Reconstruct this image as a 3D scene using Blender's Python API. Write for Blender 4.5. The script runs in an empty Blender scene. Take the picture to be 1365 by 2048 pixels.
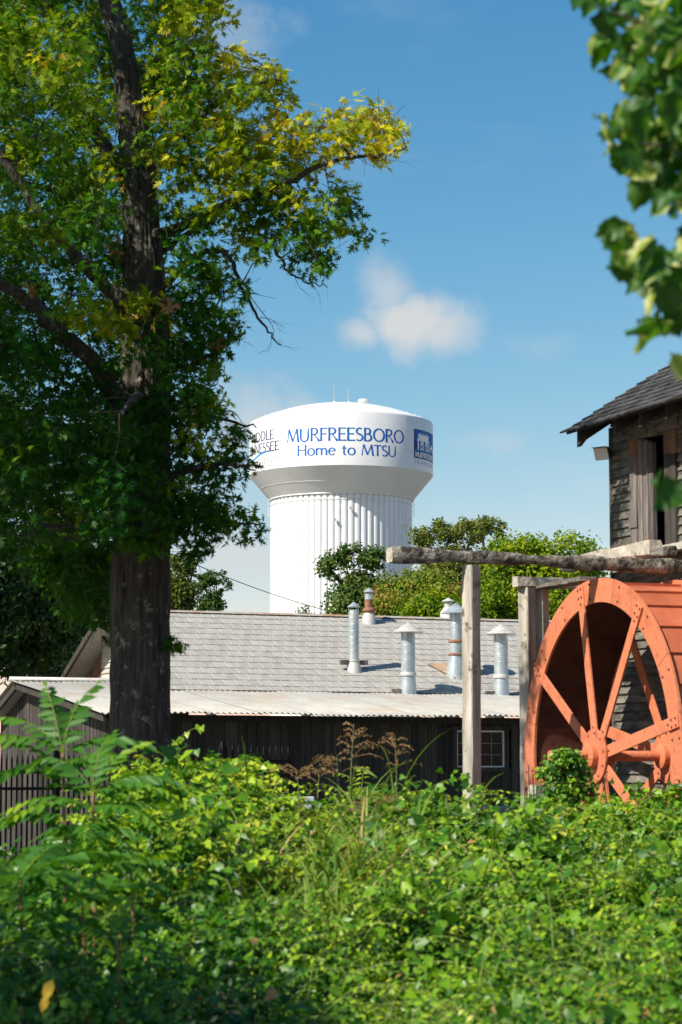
import bpy, math, random
import numpy as np
from mathutils import Vector, Matrix

# ------------------------------------------------------------------ camera, world, sun, exposure
scene = bpy.context.scene
col = scene.collection
R = math.radians
FPX = 2048 * 85.0 / 36.0                      # focal length in photo pixels
HOR = 1545.0                                  # horizon row in the photo
PITCH = math.atan((HOR - 1024.0) / FPX)
CAM = Vector((0.0, 0.0, 1.7))

cd = bpy.data.cameras.new('camera')
cam = bpy.data.objects.new('camera', cd); col.objects.link(cam)
cd.sensor_fit = 'VERTICAL'; cd.sensor_height = 36.0; cd.sensor_width = 24.0; cd.lens = 85.0
cd.clip_start = 0.1; cd.clip_end = 6000.0
cam.location = CAM
cam.rotation_euler = (math.pi / 2 + PITCH, 0, 0)
cd.dof.use_dof = True; cd.dof.focus_distance = 70.0; cd.dof.aperture_fstop = 5.2; cd.dof.aperture_blades = 9
scene.camera = cam

SUN_AZ_LEFT = 52.0                            # degrees left of straight behind the camera
SUN_EL = 44.0
sun_vec = Vector((-math.sin(R(SUN_AZ_LEFT)) * math.cos(R(SUN_EL)), -math.cos(R(SUN_AZ_LEFT)) * math.cos(R(SUN_EL)), math.sin(R(SUN_EL))))
sl = bpy.data.lights.new('sun', 'SUN'); sl.energy = 5.0; sl.angle = R(0.53); sl.color = (1.0, 0.93, 0.82)
sun = bpy.data.objects.new('sun', sl); col.objects.link(sun)
sun.rotation_euler = sun_vec.to_track_quat('Z', 'Y').to_euler()
sun.location = (-40, -30, 60)

def ray(px, py):
    c, s = math.cos(PITCH), math.sin(PITCH)
    u = 1024.0 - py
    return Vector((px - 682.5, FPX * c - u * s, FPX * s + u * c))
def at(px, py, Y):                            # the point at distance Y (metres along +Y) seen at a photo pixel
    d = ray(px, py)
    return CAM + d * (Y / d.y)
def hit(px, py, p0, n):                       # where the sight line meets a plane of the scene
    d = ray(px, py)
    return CAM + d * ((p0 - CAM).dot(n) / d.dot(n))

world = bpy.data.worlds.new('World'); scene.world = world; world.use_nodes = True
def build_world():
    nt = world.node_tree; N = nt.nodes; L = nt.links; N.clear()
    out = N.new('ShaderNodeOutputWorld')
    sky = N.new('ShaderNodeTexSky'); sky.sky_type = 'NISHITA'; sky.sun_disc = False
    sky.sun_elevation = R(SUN_EL); sky.sun_rotation = math.atan2(sun_vec.x, sun_vec.y)
    sky.air_density = 1.0; sky.dust_density = 0.35; sky.ozone_density = 1.6; sky.altitude = 150
    bg = N.new('ShaderNodeBackground'); bg.inputs['Strength'].default_value = 0.093
    sep = N.new('ShaderNodeSeparateColor'); cmb = N.new('ShaderNodeCombineColor'); L.new(sky.outputs[0], sep.inputs[0])
    for i, (ref, out_ref, pw) in enumerate(((3.64, 2.95, 1.9), (5.42, 5.0, 1.12), (6.66, 6.0, 0.78))):   # film response of the sky colour
        a = N.new('ShaderNodeMath'); a.operation = 'DIVIDE'; a.inputs[1].default_value = ref; L.new(sep.outputs[i], a.inputs[0])
        b = N.new('ShaderNodeMath'); b.operation = 'POWER'; b.inputs[1].default_value = pw; L.new(a.outputs[0], b.inputs[0])
        c = N.new('ShaderNodeMath'); c.operation = 'MULTIPLY'; c.inputs[1].default_value = out_ref; L.new(b.outputs[0], c.inputs[0])
        c2 = N.new('ShaderNodeMath'); c2.operation = 'MINIMUM'; c2.inputs[1].default_value = 14.0; L.new(c.outputs[0], c2.inputs[0])
        L.new(c2.outputs[0], cmb.inputs[i])
    L.new(cmb.outputs[0], bg.inputs['Color'])
    tc = N.new('ShaderNodeTexCoord')
    def vm(op, a=None, b=None):
        n = N.new('ShaderNodeVectorMath'); n.operation = op
        for i, v in enumerate((a, b)):
            if v is None: continue
            if isinstance(v, (tuple, Vector)): n.inputs[i].default_value = tuple(v)
            else: L.new(v, n.inputs[i])
        return n
    def m(op, a, b=None, clamp=False):
        n = N.new('ShaderNodeMath'); n.operation = op; n.use_clamp = clamp
        for i, v in enumerate((a, b)):
            if v is None: continue
            if isinstance(v, (int, float)): n.inputs[i].default_value = v
            else: L.new(v, n.inputs[i])
        return n.outputs[0]
    dirn = tc.outputs['Generated']
    def noise(scale, detail, rough, off=(0, 0, 0), stretch=(1, 1, 1)):
        mp = N.new('ShaderNodeMapping'); L.new(dirn, mp.inputs['Vector'])
        mp.inputs['Location'].default_value = off; mp.inputs['Scale'].default_value = stretch
        n = N.new('ShaderNodeTexNoise'); n.inputs['Scale'].default_value = scale
        n.inputs['Detail'].default_value = detail; n.inputs['Roughness'].default_value = rough
        L.new(mp.outputs[0], n.inputs['Vector']); return n.outputs['Fac']
    puff = noise(34, 9, 0.60, (0.3, 0.1, 0.7))
    big = noise(9, 3, 0.5, (1.3, 2.1, 0.4))
    total = None
    # each cumulus puff: centre direction, half width, half height, density
    for (px, py, wpx, hpx, dens, amp) in [(805, 655, 140, 82, 0.95, 1.0), (775, 585, 70, 95, 0.6, 0.8), (880, 665, 90, 60, 0.8, 0.8), (730, 670, 70, 55, 0.75, 0.8), (540, 850, 150, 95, 0.62, 1.2),
                                          (500, 1110, 190, 60, 0.66, 1.3), (470, 60, 120, 80, 0.28, 1.6),
                                          (985, 880, 90, 30, 0.22, 1.6), (1090, 690, 90, 40, 0.14, 1.5), (-900, 700, 420, 190, 0.9, 1.5),
                                          (2600, 500, 520, 200, 0.9, 1.5), (1700, 1150, 500, 90, 0.6, 1.4)]:
        c = ray(px, py).normalized()
        rt = c.cross(Vector((0, 0, 1))).normalized(); up = rt.cross(c)
        dc = vm('DOT_PRODUCT', dirn, c).outputs['Value']
        u = m('DIVIDE', vm('DOT_PRODUCT', dirn, rt).outputs['Value'], dc)
        v = m('DIVIDE', vm('DOT_PRODUCT', dirn, up).outputs['Value'], dc)
        u2 = m('POWER', m('ABSOLUTE', m('MULTIPLY', u, FPX / wpx)), 2.0)
        v2 = m('POWER', m('ABSOLUTE', m('MULTIPLY', v, FPX / hpx)), 2.0)
        r = m('SQRT', m('ADD', u2, v2))
        f = m('SUBTRACT', 1.0, r)
        f = m('ADD', f, m('MULTIPLY', m('SUBTRACT', puff, 0.5), amp * 1.8))
        f = m('ADD', f, m('MULTIPLY', m('SUBTRACT', big, 0.5), amp * 0.9))
        mr = N.new('ShaderNodeMapRange'); mr.interpolation_type = 'SMOOTHSTEP'
        mr.inputs['From Min'].default_value = -0.12; mr.inputs['From Max'].default_value = 0.85
        mr.inputs['To Max'].default_value = dens
        L.new(f, mr.inputs['Value'])
        infront = m('GREATER_THAN', dc, 0.3)
        k = m('MULTIPLY', mr.outputs[0], infront)
        total = k if total is None else m('MAXIMUM', total, k)
    # thin fair-weather veil over the whole sky
    veil = noise(5, 5, 0.6, (4, 1, 2), (1, 1, 2.4))
    mr = N.new('ShaderNodeMapRange'); mr.interpolation_type = 'SMOOTHSTEP'
    mr.inputs['From Min'].default_value = 0.52; mr.inputs['From Max'].default_value = 0.8; mr.inputs['To Max'].default_value = 0.35
    L.new(veil, mr.inputs['Value'])
    total = m('MAXIMUM', total, mr.outputs[0])
    cl = N.new('ShaderNodeBackground'); cl.inputs['Color'].default_value = (0.84, 0.85, 0.85, 1); cl.inputs['Strength'].default_value = 0.60
    mix = N.new('ShaderNodeMixShader')
    L.new(total, mix.inputs[0]); L.new(bg.outputs[0], mix.inputs[1]); L.new(cl.outputs[0], mix.inputs[2])
    L.new(mix.outputs[0], out.inputs['Surface'])
build_world()
scene.view_settings.view_transform = 'Standard'; scene.view_settings.look = 'None'
scene.view_settings.gamma = 1.0; scene.view_settings.exposure = 0.48
scene.view_settings.use_curve_mapping = False
scene.cycles.max_bounces = 8; scene.cycles.transparent_max_bounces = 12
scene.cycles.diffuse_bounces = 2; scene.cycles.glossy_bounces = 3; scene.cycles.transmission_bounces = 6
scene.cycles.use_denoising = True

rng = np.random.default_rng(7)
random.seed(5)

# ------------------------------------------------------------------ materials
MATS = {}
def newmat(name):
    m = bpy.data.materials.new(name); m.use_nodes = True
    MATS[name] = m
    return m, m.node_tree.nodes, m.node_tree.links, m.node_tree.nodes['Principled BSDF']
def surf(name, c1, c2, scale=3.0, rough=0.7, metal=0.0, bump=0.0, bscale=None, stretch=(1, 1, 1), c3=None, c3scale=1.2, c3lo=0.58, c3hi=0.7,
         spec=0.5, objrand=0.0, detail=6, coords='Object', bdist=0.02):
    """two-tone noise colour, an optional third patchy tone (stains, lichen, rust), fine relief, per-object tint"""
    m, N, L, P = newmat(name)
    tc = N.new('ShaderNodeTexCoord'); mp = N.new('ShaderNodeMapping'); mp.inputs['Scale'].default_value = stretch
    oi = N.new('ShaderNodeObjectInfo')
    add = N.new('ShaderNodeVectorMath'); add.operation = 'ADD'
    rs = N.new('ShaderNodeVectorMath'); rs.operation = 'SCALE'; rs.inputs['Scale'].default_value = 37.0
    cb = N.new('ShaderNodeCombineXYZ')
    for i in range(3): L.new(oi.outputs['Random'], cb.inputs[i])
    L.new(cb.outputs[0], rs.inputs[0]); L.new(tc.outputs[coords], add.inputs[0]); L.new(rs.outputs[0], add.inputs[1])
    L.new(add.outputs[0], mp.inputs['Vector'])
    n = N.new('ShaderNodeTexNoise'); n.inputs['Scale'].default_value = scale; n.inputs['Detail'].default_value = detail; n.inputs['Roughness'].default_value = 0.62
    L.new(mp.outputs[0], n.inputs['Vector'])
    rp = N.new('ShaderNodeValToRGB'); rp.color_ramp.elements[0].position = 0.32; rp.color_ramp.elements[1].position = 0.68
    rp.color_ramp.elements[0].color = (*c1, 1); rp.color_ramp.elements[1].color = (*c2, 1)
    L.new(n.outputs['Fac'], rp.inputs[0]); c = rp.outputs[0]
    if c3 is not None:
        n3 = N.new('ShaderNodeTexNoise'); n3.inputs['Scale'].default_value = c3scale; n3.inputs['Detail'].default_value = 8; n3.inputs['Roughness'].default_value = 0.7
        L.new(add.outputs[0], n3.inputs['Vector'])
        mr = N.new('ShaderNodeMapRange'); mr.inputs['From Min'].default_value = c3lo; mr.inputs['From Max'].default_value = c3hi
        L.new(n3.outputs['Fac'], mr.inputs['Value'])
        mx = N.new('ShaderNodeMix'); mx.data_type = 'RGBA'; L.new(mr.outputs[0], mx.inputs['Factor']); L.new(c, mx.inputs['A']); mx.inputs['B'].default_value = (*c3, 1)
        c = mx.outputs['Result']
    if objrand:
        hs = N.new('ShaderNodeHueSaturation'); L.new(c, hs.inputs['Color'])
        mr = N.new('ShaderNodeMapRange'); mr.inputs['To Min'].default_value = 1 - objrand; mr.inputs['To Max'].default_value = 1 + objrand
        L.new(oi.outputs['Random'], mr.inputs['Value']); L.new(mr.outputs[0], hs.inputs['Value']); c = hs.outputs[0]
    L.new(c, P.inputs['Base Color'])
    P.inputs['Roughness'].default_value = rough; P.inputs['Metallic'].default_value = metal; P.inputs['Specular IOR Level'].default_value = spec
    if bump:
        nb = N.new('ShaderNodeTexNoise'); nb.inputs['Scale'].default_value = bscale or scale * 3; nb.inputs['Detail'].default_value = 8
        L.new(mp.outputs[0], nb.inputs['Vector'])
        b = N.new('ShaderNodeBump'); b.inputs['Strength'].default_value = bump; b.inputs['Distance'].default_value = bdist
        L.new(nb.outputs['Fac'], b.inputs['Height']); L.new(b.outputs[0], P.inputs['Normal'])
    return m
def leafmat(name, ramp, trans=0.35, rough=0.45, spec=0.4):
    """leaf colour picked per leaf by the face attribute v; light also passes through the blade"""
    m, N, L, P = newmat(name)
    a = N.new('ShaderNodeAttribute'); a.attribute_name = 'v'
    rp = N.new('ShaderNodeValToRGB'); els = rp.color_ramp.elements
    while len(els) < len(ramp): els.new(0.5)
    for e, (p, c) in zip(els, ramp): e.position = p; e.color = (*c, 1)
    L.new(a.outputs['Fac'], rp.inputs[0]); L.new(rp.outputs[0], P.inputs['Base Color'])
    P.inputs['Roughness'].default_value = rough; P.inputs['Specular IOR Level'].default_value = spec
    t = N.new('ShaderNodeBsdfTranslucent')
    g = N.new('ShaderNodeMix'); g.data_type = 'RGBA'; g.blend_type = 'MULTIPLY'; g.inputs['Factor'].default_value = 1.0
    L.new(rp.outputs[0], g.inputs['A']); g.inputs['B'].default_value = (1.3, 1.35, 0.4, 1)
    L.new(g.outputs['Result'], t.inputs['Color'])
    mx = N.new('ShaderNodeMixShader'); mx.inputs[0].default_value = trans
    L.new(P.outputs[0], mx.inputs[1]); L.new(t.outputs[0], mx.inputs[2])
    L.new(mx.outputs[0], N['Material Output'].inputs['Surface'])
    return m

surf('ground_m', (0.08, 0.085, 0.06), (0.15, 0.15, 0.115), 1.5, 0.95, bump=0.5, c3=(0.16, 0.12, 0.07), c3scale=0.4)
surf('bank_m', (0.010, 0.02, 0.006), (0.028, 0.045, 0.012), 6, 0.95, bump=0.6)
surf('bark_m', (0.020, 0.017, 0.014), (0.095, 0.080, 0.065), 16, 0.95, bump=1.0, bscale=22, bdist=0.05, stretch=(1, 1, 0.16), c3=(0.26, 0.25, 0.21), c3scale=8, c3lo=0.57, c3hi=0.66)
surf('twig_m', (0.03, 0.024, 0.018), (0.07, 0.055, 0.04), 8, 0.9)
surf('log_m', (0.085, 0.073, 0.054), (0.36, 0.32, 0.255), 10, 0.95, bump=1.0, bscale=18, bdist=0.04, c3=(0.030, 0.028, 0.022), c3scale=7, c3lo=0.46, c3hi=0.58)
surf('timber_m', (0.26, 0.235, 0.19), (0.58, 0.535, 0.45), 11, 0.9, bump=0.9, bscale=26, bdist=.03, stretch=(1, 1, 0.10), c3=(0.12, 0.105, 0.08), c3scale=7, c3lo=0.58, c3hi=0.66)
surf('hewn_m', (0.34, 0.31, 0.25), (0.60, 0.55, 0.47), 8, 0.9, bump=0.8, bscale=18, c3=(0.12, 0.10, 0.08), c3scale=5, c3lo=0.6, c3hi=0.7)
surf('clap_m', (0.050, 0.048, 0.038), (0.25, 0.235, 0.19), 5, 0.9, bump=0.7, bscale=30, stretch=(1, 1, 4), c3=(0.03, 0.03, 0.025), c3scale=3, objrand=0.3)
surf('plank_m', (0.075, 0.063, 0.058), (0.24, 0.21, 0.19), 7, 0.9, bump=0.7, bscale=30, stretch=(3, 3, 0.25), c3=(0.30, 0.14, 0.07), c3scale=2.2, c3lo=0.58, c3hi=0.68, objrand=0.3)
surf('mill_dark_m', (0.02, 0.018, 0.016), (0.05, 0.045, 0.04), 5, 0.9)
surf('mill_shake_m', (0.026, 0.026, 0.028), (0.085, 0.082, 0.08), 6, 0.85, bump=0.6, bscale=25, objrand=0.4)
surf('barn_board_m', (0.015, 0.013, 0.011), (0.062, 0.054, 0.045), 6, 0.92, bump=0.6, bscale=22, stretch=(3, 3, 0.2), c3=(0.07, 0.042, 0.028), c3scale=1.4, c3lo=0.6, c3hi=0.75, objrand=0.45)
surf('gable_board_m', (0.022, 0.018, 0.015), (0.085, 0.072, 0.06), 6, 0.9, bump=0.6, bscale=22, stretch=(3, 3, 0.2), objrand=0.4)
surf('brown_board_m', (0.14, 0.07, 0.04), (0.26, 0.14, 0.08), 6, 0.9, bump=0.5, bscale=22, stretch=(3, 3, 0.2), objrand=0.3)
surf('siding_m', (0.42, 0.39, 0.34), (0.56, 0.52, 0.46), 5, 0.85, bump=0.3, objrand=0.1)
surf('shingle_m', (0.315, 0.30, 0.265), (0.40, 0.385, 0.345), 6, 0.65, metal=0.0, bump=0.3, bscale=30, c3=(0.33, 0.245, 0.18), c3scale=2.0, c3lo=0.58, c3hi=0.82, objrand=0.07, spec=0.3)
surf('rust_cap_m', (0.36, 0.33, 0.29), (0.42, 0.37, 0.31), 4, 0.8, bump=0.3, c3=(0.33, 0.16, 0.075), c3scale=1.3, c3lo=0.48, c3hi=0.62)
surf('tin_m', (0.36, 0.345, 0.305), (0.46, 0.445, 0.395), 2, 0.5, metal=0.1, bump=0.12, bscale=5, c3=(0.40, 0.28, 0.17), c3scale=0.8, c3lo=0.50, c3hi=0.78, objrand=0.05)
surf('galv_m', (0.34, 0.40, 0.42), (0.56, 0.60, 0.60), 5, 0.42, metal=0.45, bump=0.1, c3=(0.30, 0.27, 0.24), c3scale=2.4, c3lo=0.62, c3hi=0.8)
surf('cap_m', (0.50, 0.48, 0.43), (0.66, 0.63, 0.57), 4, 0.5, metal=0.2, c3=(0.42, 0.27, 0.16), c3scale=3, c3lo=0.6, c3hi=0.75)
surf('rust_plate_m', (0.34, 0.22, 0.13), (0.46, 0.34, 0.22), 5, 0.8, c3=(0.26, 0.13, 0.07), c3scale=3)
surf('rust_m', (0.16, 0.07, 0.04), (0.34, 0.16, 0.09), 8, 0.85, bump=0.3)
surf('wheel_m', (0.52, 0.155, 0.072), (0.74, 0.245, 0.122), 5, 0.62, bump=0.35, bscale=24, c3=(0.27, 0.08, 0.042), c3scale=5.0, c3lo=0.54, c3hi=0.72, objrand=0.08, spec=0.35)
surf('drum_m', (0.42, 0.10, 0.045), (0.58, 0.165, 0.075), 3, 0.6, bump=0.25, bscale=12, c3=(0.22, 0.07, 0.04), c3scale=1.6, c3lo=0.55, c3hi=0.75, objrand=0.12)
surf('sole_m', (0.05, 0.016, 0.010), (0.13, 0.04, 0.022), 3, 0.8, bump=0.4, bscale=12, c3=(0.28, 0.085, 0.045), c3scale=1.1, c3lo=0.6, c3hi=0.8, objrand=0.25)  # rust darkened further to hold the shade inside the drum
surf('bolt_m', (0.16, 0.05, 0.03), (0.24, 0.08, 0.05), 8, 0.7)
surf('iron_m', (0.010, 0.010, 0.010), (0.022, 0.022, 0.022), 8, 0.85, spec=0.2)
surf('white_paint_m', (0.75, 0.755, 0.75), (0.80, 0.805, 0.80), 0.3, 0.35, spec=0.4, detail=6, stretch=(1, 1, .35), c3=(0.70, 0.705, 0.69), c3scale=0.5, c3lo=0.5, c3hi=0.75)
surf('white_trim_m', (0.60, 0.60, 0.55), (0.74, 0.73, 0.68), 8, 0.6)
surf('grey_trim_m', (0.10, 0.10, 0.09), (0.2, 0.19, 0.17), 8, 0.8)
surf('stone_m', (0.22, 0.20, 0.17), (0.42, 0.38, 0.33), 6, 0.9, bump=0.6)
surf('pole_m', (0.22, 0.18, 0.14), (0.36, 0.32, 0.27), 6, 0.9)
surf('lamp_case_m', (0.03, 0.03, 0.032), (0.06, 0.06, 0.06), 6, 0.5)
surf('lamp_lens_m', (0.80, 0.78, 0.70), (0.86, 0.84, 0.78), 6, 0.15, spec=0.6)  # near-white base colour stands in for sun reflected in the lens
surf('blue_m', (0.012, 0.115, 0.42), (0.016, 0.14, 0.48), 0.4, 0.6, spec=0.15)
surf('navy_m', (0.010, 0.040, 0.17), (0.013, 0.05, 0.20), 0.4, 0.6, spec=0.15)
surf('purple_m', (0.028, 0.020, 0.085), (0.035, 0.026, 0.10), 0.4, 0.6, spec=0.15)
surf('cyan_m', (0.02, 0.24, 0.55), (0.03, 0.28, 0.60), 0.4, 0.6, spec=0.15)
surf('letter_grey_m', (0.30, 0.31, 0.34), (0.34, 0.35, 0.38), 0.4, 0.4)
surf('water_trough_m', (0.35, 0.42, 0.48), (0.5, 0.56, 0.6), 5, 0.5)
surf('stalk_m', (0.10, 0.16, 0.03), (0.22, 0.24, 0.07), 10, 0.7)
surf('redstem_m', (0.16, 0.10, 0.03), (0.26, 0.15, 0.06), 10, 0.7)
m, N, L, P = newmat('glass_m'); P.inputs['Base Color'].default_value = (0.012, 0.014, 0.015, 1); P.inputs['Roughness'].default_value = 0.06; P.inputs['Specular IOR Level'].default_value = 0.12

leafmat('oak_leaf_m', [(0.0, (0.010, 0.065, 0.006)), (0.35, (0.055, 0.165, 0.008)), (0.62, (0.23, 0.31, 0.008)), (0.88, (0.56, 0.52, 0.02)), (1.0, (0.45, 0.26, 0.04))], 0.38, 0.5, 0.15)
leafmat('near_leaf_m', [(0.0, (0.022, 0.095, 0.006)), (0.5, (0.085, 0.21, 0.010)), (0.8, (0.24, 0.33, 0.04)), (1.0, (0.52, 0.55, 0.22))], 0.40, 0.48, 0.45)
leafmat('weed_m', [(0.0, (0.006, 0.036, 0.003)), (0.35, (0.036, 0.130, 0.005)), (0.6, (0.15, 0.300, 0.008)), (0.94, (0.40, 0.50, 0.018)), (1.0, (0.36, 0.21, 0.07))], 0.20, 0.40, 0.32)
leafmat('sumac_m', [(0.0, (0.025, 0.11, 0.018)), (0.6, (0.085, 0.23, 0.022)), (1.0, (0.28, 0.42, 0.012))], 0.38, 0.45, 0.25)
leafmat('grass_m', [(0.0, (0.06, 0.15, 0.015)), (0.6, (0.17, 0.28, 0.04)), (0.85, (0.32, 0.37, 0.09)), (1.0, (0.48, 0.33, 0.15))], 0.3, 0.5, 0.2)
leafmat('seed_m', [(0.0, (0.22, 0.12, 0.06)), (1.0, (0.44, 0.27, 0.14))], 0.25, 0.8, 0.2)
leafmat('far_green_m', [(0.0, (0.035, 0.085, 0.022)), (0.6, (0.085, 0.155, 0.035)), (1.0, (0.17, 0.23, 0.05))], 0.35, 0.6, 0.15)
leafmat('far_lime_m', [(0.0, (0.040, 0.10, 0.010)), (0.5, (0.15, 0.25, 0.012)), (1.0, (0.34, 0.40, 0.015))], 0.35, 0.6, 0.15)
leafmat('far_olive_m', [(0.0, (0.060, 0.105, 0.022)), (0.5, (0.15, 0.19, 0.035)), (1.0, (0.27, 0.27, 0.06))], 0.35, 0.6, 0.15)
leafmat('far_rust_m', [(0.0, (0.06, 0.13, 0.015)), (0.45, (0.20, 0.27, 0.02)), (0.75, (0.34, 0.32, 0.05)), (1.0, (0.40, 0.20, 0.08))], 0.35, 0.6, 0.15)
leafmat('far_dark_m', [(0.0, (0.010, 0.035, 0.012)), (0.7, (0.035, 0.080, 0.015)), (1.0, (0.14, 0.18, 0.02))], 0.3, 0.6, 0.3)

# ------------------------------------------------------------------ mesh helpers
def tag(o, label=None, cat=None, group=None, kind=None):
    if label: o['label'] = label
    if cat: o['category'] = cat
    if group: o['group'] = group
    if kind: o['kind'] = kind
    return o
def empty(name, loc=(0, 0, 0), rz=0.0):
    o = bpy.data.objects.new(name, None); col.objects.link(o)
    o.location = loc; o.rotation_euler = (0, 0, rz); o.empty_display_size = 0.2
    return o
class MB:
    def __init__(self): self.v = []; self.f = []
    def add(self, vs, fs):
        b = len(self.v); self.v += [tuple(p) for p in vs]; self.f += [tuple(i + b for i in f) for f in fs]; return self
    def box(self, c, size, M=None, jit=0.0):
        hx, hy, hz = size[0] / 2, size[1] / 2, size[2] / 2
        vs = []
        for sx, sy, sz in ((-1,-1,-1),(1,-1,-1),(1,1,-1),(-1,1,-1),(-1,-1,1),(1,-1,1),(1,1,1),(-1,1,1)):
            p = Vector((sx*hx + random.uniform(-jit, jit), sy*hy + random.uniform(-jit, jit), sz*hz + random.uniform(-jit, jit)))
            if M is not None: p = M @ p
            vs.append(p + Vector(c))
        return self.add(vs, [(0,3,2,1),(4,5,6,7),(0,1,5,4),(1,2,6,5),(2,3,7,6),(3,0,4,7)])
    def obox(self, o, ax, ay, az, sx, sy, sz):                # box from a corner-centre o along three axes, extents (lo,hi)
        vs = []
        for k in (0, 1):
            for (i, j) in ((0,0),(1,0),(1,1),(0,1)):
                vs.append(o + ax * sx[i] + ay * sy[j] + az * sz[k])
        fs = [(0,3,2,1),(4,5,6,7),(0,1,5,4),(1,2,6,5),(2,3,7,6),(3,0,4,7)]
        if ax.cross(ay).dot(az) < 0: fs = [f[::-1] for f in fs]
        return self.add(vs, fs)
    def tube(self, pts, rad, n=8, cap=True, rough=0.0):
        pts = [Vector(p) for p in pts]
        if not hasattr(rad, '__len__'): rad = [rad] * len(pts)
        b = len(self.v); t0 = None; X = None
        for i, p in enumerate(pts):
            t = (pts[min(i+1, len(pts)-1)] - pts[max(i-1, 0)]).normalized()
            if X is None:
                X = t.orthogonal().normalized()
            else:
                X = (X - t * X.dot(t)).normalized()
            Y = t.cross(X)
            for k in range(n):
                a = 2 * math.pi * k / n
                r = rad[i] * (1 + random.uniform(-rough, rough))
                self.v.append(tuple(p + X * (math.cos(a) * r) + Y * (math.sin(a) * r)))
        for i in range(len(pts) - 1):
            for k in range(n):
                k2 = (k + 1) % n
                self.f.append((b + i*n + k, b + i*n + k2, b + (i+1)*n + k2, b + (i+1)*n + k))
        if cap:
            self.f.append(tuple(b + k for k in range(n))[::-1])
            self.f.append(tuple(b + (len(pts)-1)*n + k for k in range(n)))
        return self
    def lathe(self, prof, n=32, c=(0, 0, 0), cap=True, M=None):
        b = len(self.v)
        for (r, z) in prof:
            for k in range(n):
                a = 2 * math.pi * k / n
                p = Vector((r * math.cos(a), r * math.sin(a), z))
                if M is not None: p = M @ p
                self.v.append(tuple(p + Vector(c)))
        for i in range(len(prof) - 1):
            for k in range(n):
                k2 = (k + 1) % n
                self.f.append((b + i*n + k, b + i*n + k2, b + (i+1)*n + k2, b + (i+1)*n + k))
        if cap:
            self.f.append(tuple(b + k for k in range(n))[::-1]); self.f.append(tuple(b + (len(prof)-1)*n + k for k in range(n)))
        return self
    def mesh(self, name, mat, smooth=False):
        me = bpy.data.meshes.new(name); me.from_pydata(self.v, [], self.f); me.update()
        me.materials.append(MATS[mat])
        if smooth: me.shade_smooth()
        return me
    def build(self, name, mat, parent=None, smooth=False, sharp=None, bevel=0.0):
        me = self.mesh(name, mat, smooth)
        o = bpy.data.objects.new(name, me); col.objects.link(o)
        if parent is not None: o.parent = parent
        if sharp is not None: 
            me.shade_smooth(); me.set_sharp_from_angle(angle=R(sharp))
        if bevel:
            md = o.modifiers.new('bevel', 'BEVEL'); md.width = bevel; md.segments = 2; md.limit_method = 'ANGLE'
        return o
def inst(name, me, parent=None, M=None):
    o = bpy.data.objects.new(name, me); col.objects.link(o)
    if parent is not None: o.parent = parent
    if M is not None: o.matrix_local = M
    return o
def fast_mesh(name, V, F, k, mat, vals=None):
    """V (n,3) verts; F (m,k) same-size faces; vals per face"""
    me = bpy.data.meshes.new(name)
    me.vertices.add(len(V)); me.vertices.foreach_set('co', np.asarray(V, np.float32).ravel())
    me.loops.add(F.size); me.loops.foreach_set('vertex_index', F.astype(np.int32).ravel())
    me.polygons.add(len(F)); me.polygons.foreach_set('loop_start', np.arange(0, F.size, k, dtype=np.int32))
    me.update(calc_edges=True)
    if vals is not None:
        a = me.attributes.new('v', 'FLOAT', 'FACE'); a.data.foreach_set('value', np.asarray(vals, np.float32))
    me.materials.append(MATS[mat]); me.validate()
    return me

# leaf templates: length along +Y, blade normal +Z; all triangles
def T(vs, fs): return np.array(vs, float), np.array(fs, int)
LEAF_OVATE = T([(0,0,0),(-.27,.28,.07),(-.24,.62,.05),(0,1,-.06),(.24,.62,.05),(.27,.28,.07),(0,.45,-.02)],
               [(0,6,1),(1,6,2),(2,6,3),(3,6,4),(4,6,5),(5,6,0)])
LEAF_HEART = T([(0,.06,0),(-.3,-.02,.04),(-.42,.3,.08),(0,1,-.1),(.42,.3,.08),(.3,-.02,.04),(0,.4,-.02)],
               [(0,6,1),(1,6,2),(2,6,3),(3,6,4),(4,6,5),(5,6,0)])
LEAF_OAK = T([(0,0,0),(.07,.28,.01),(.07,.7,.0),(0,1.05,-.08),(-.07,.7,.0),(-.07,.28,.01),
              (.30,.30,.03),(.46,.62,.02),(.26,.92,-.02),(-.30,.30,.03),(-.46,.62,.02),(-.26,.92,-.02),(.06,.5,.0),(-.06,.5,.0)],
             [(0,1,5),(1,12,13),(1,13,5),(12,2,4),(12,4,13),(2,3,4),(0,6,1),(1,7,12),(12,8,2),(5,9,0),(13,10,5),(4,11,13)])
LEAF_SIMPLE = T([(0,0,0),(-.3,.45,.06),(0,1,-.05),(.3,.45,.06)], [(0,2,1),(0,3,2)])
LEAF_STAR = T([(0,0,0),(.34,.12,.02),(.16,.36,.0),(.5,.62,.0),(.14,.66,.0),(0,1.05,-.06),(-.14,.66,0),(-.5,.62,0),(-.16,.36,0),(-.34,.12,.02)],
              [(0,1,2),(2,3,4),(4,5,6),(6,7,8),(8,9,0),(0,2,8),(2,4,6),(2,6,8)])

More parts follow.
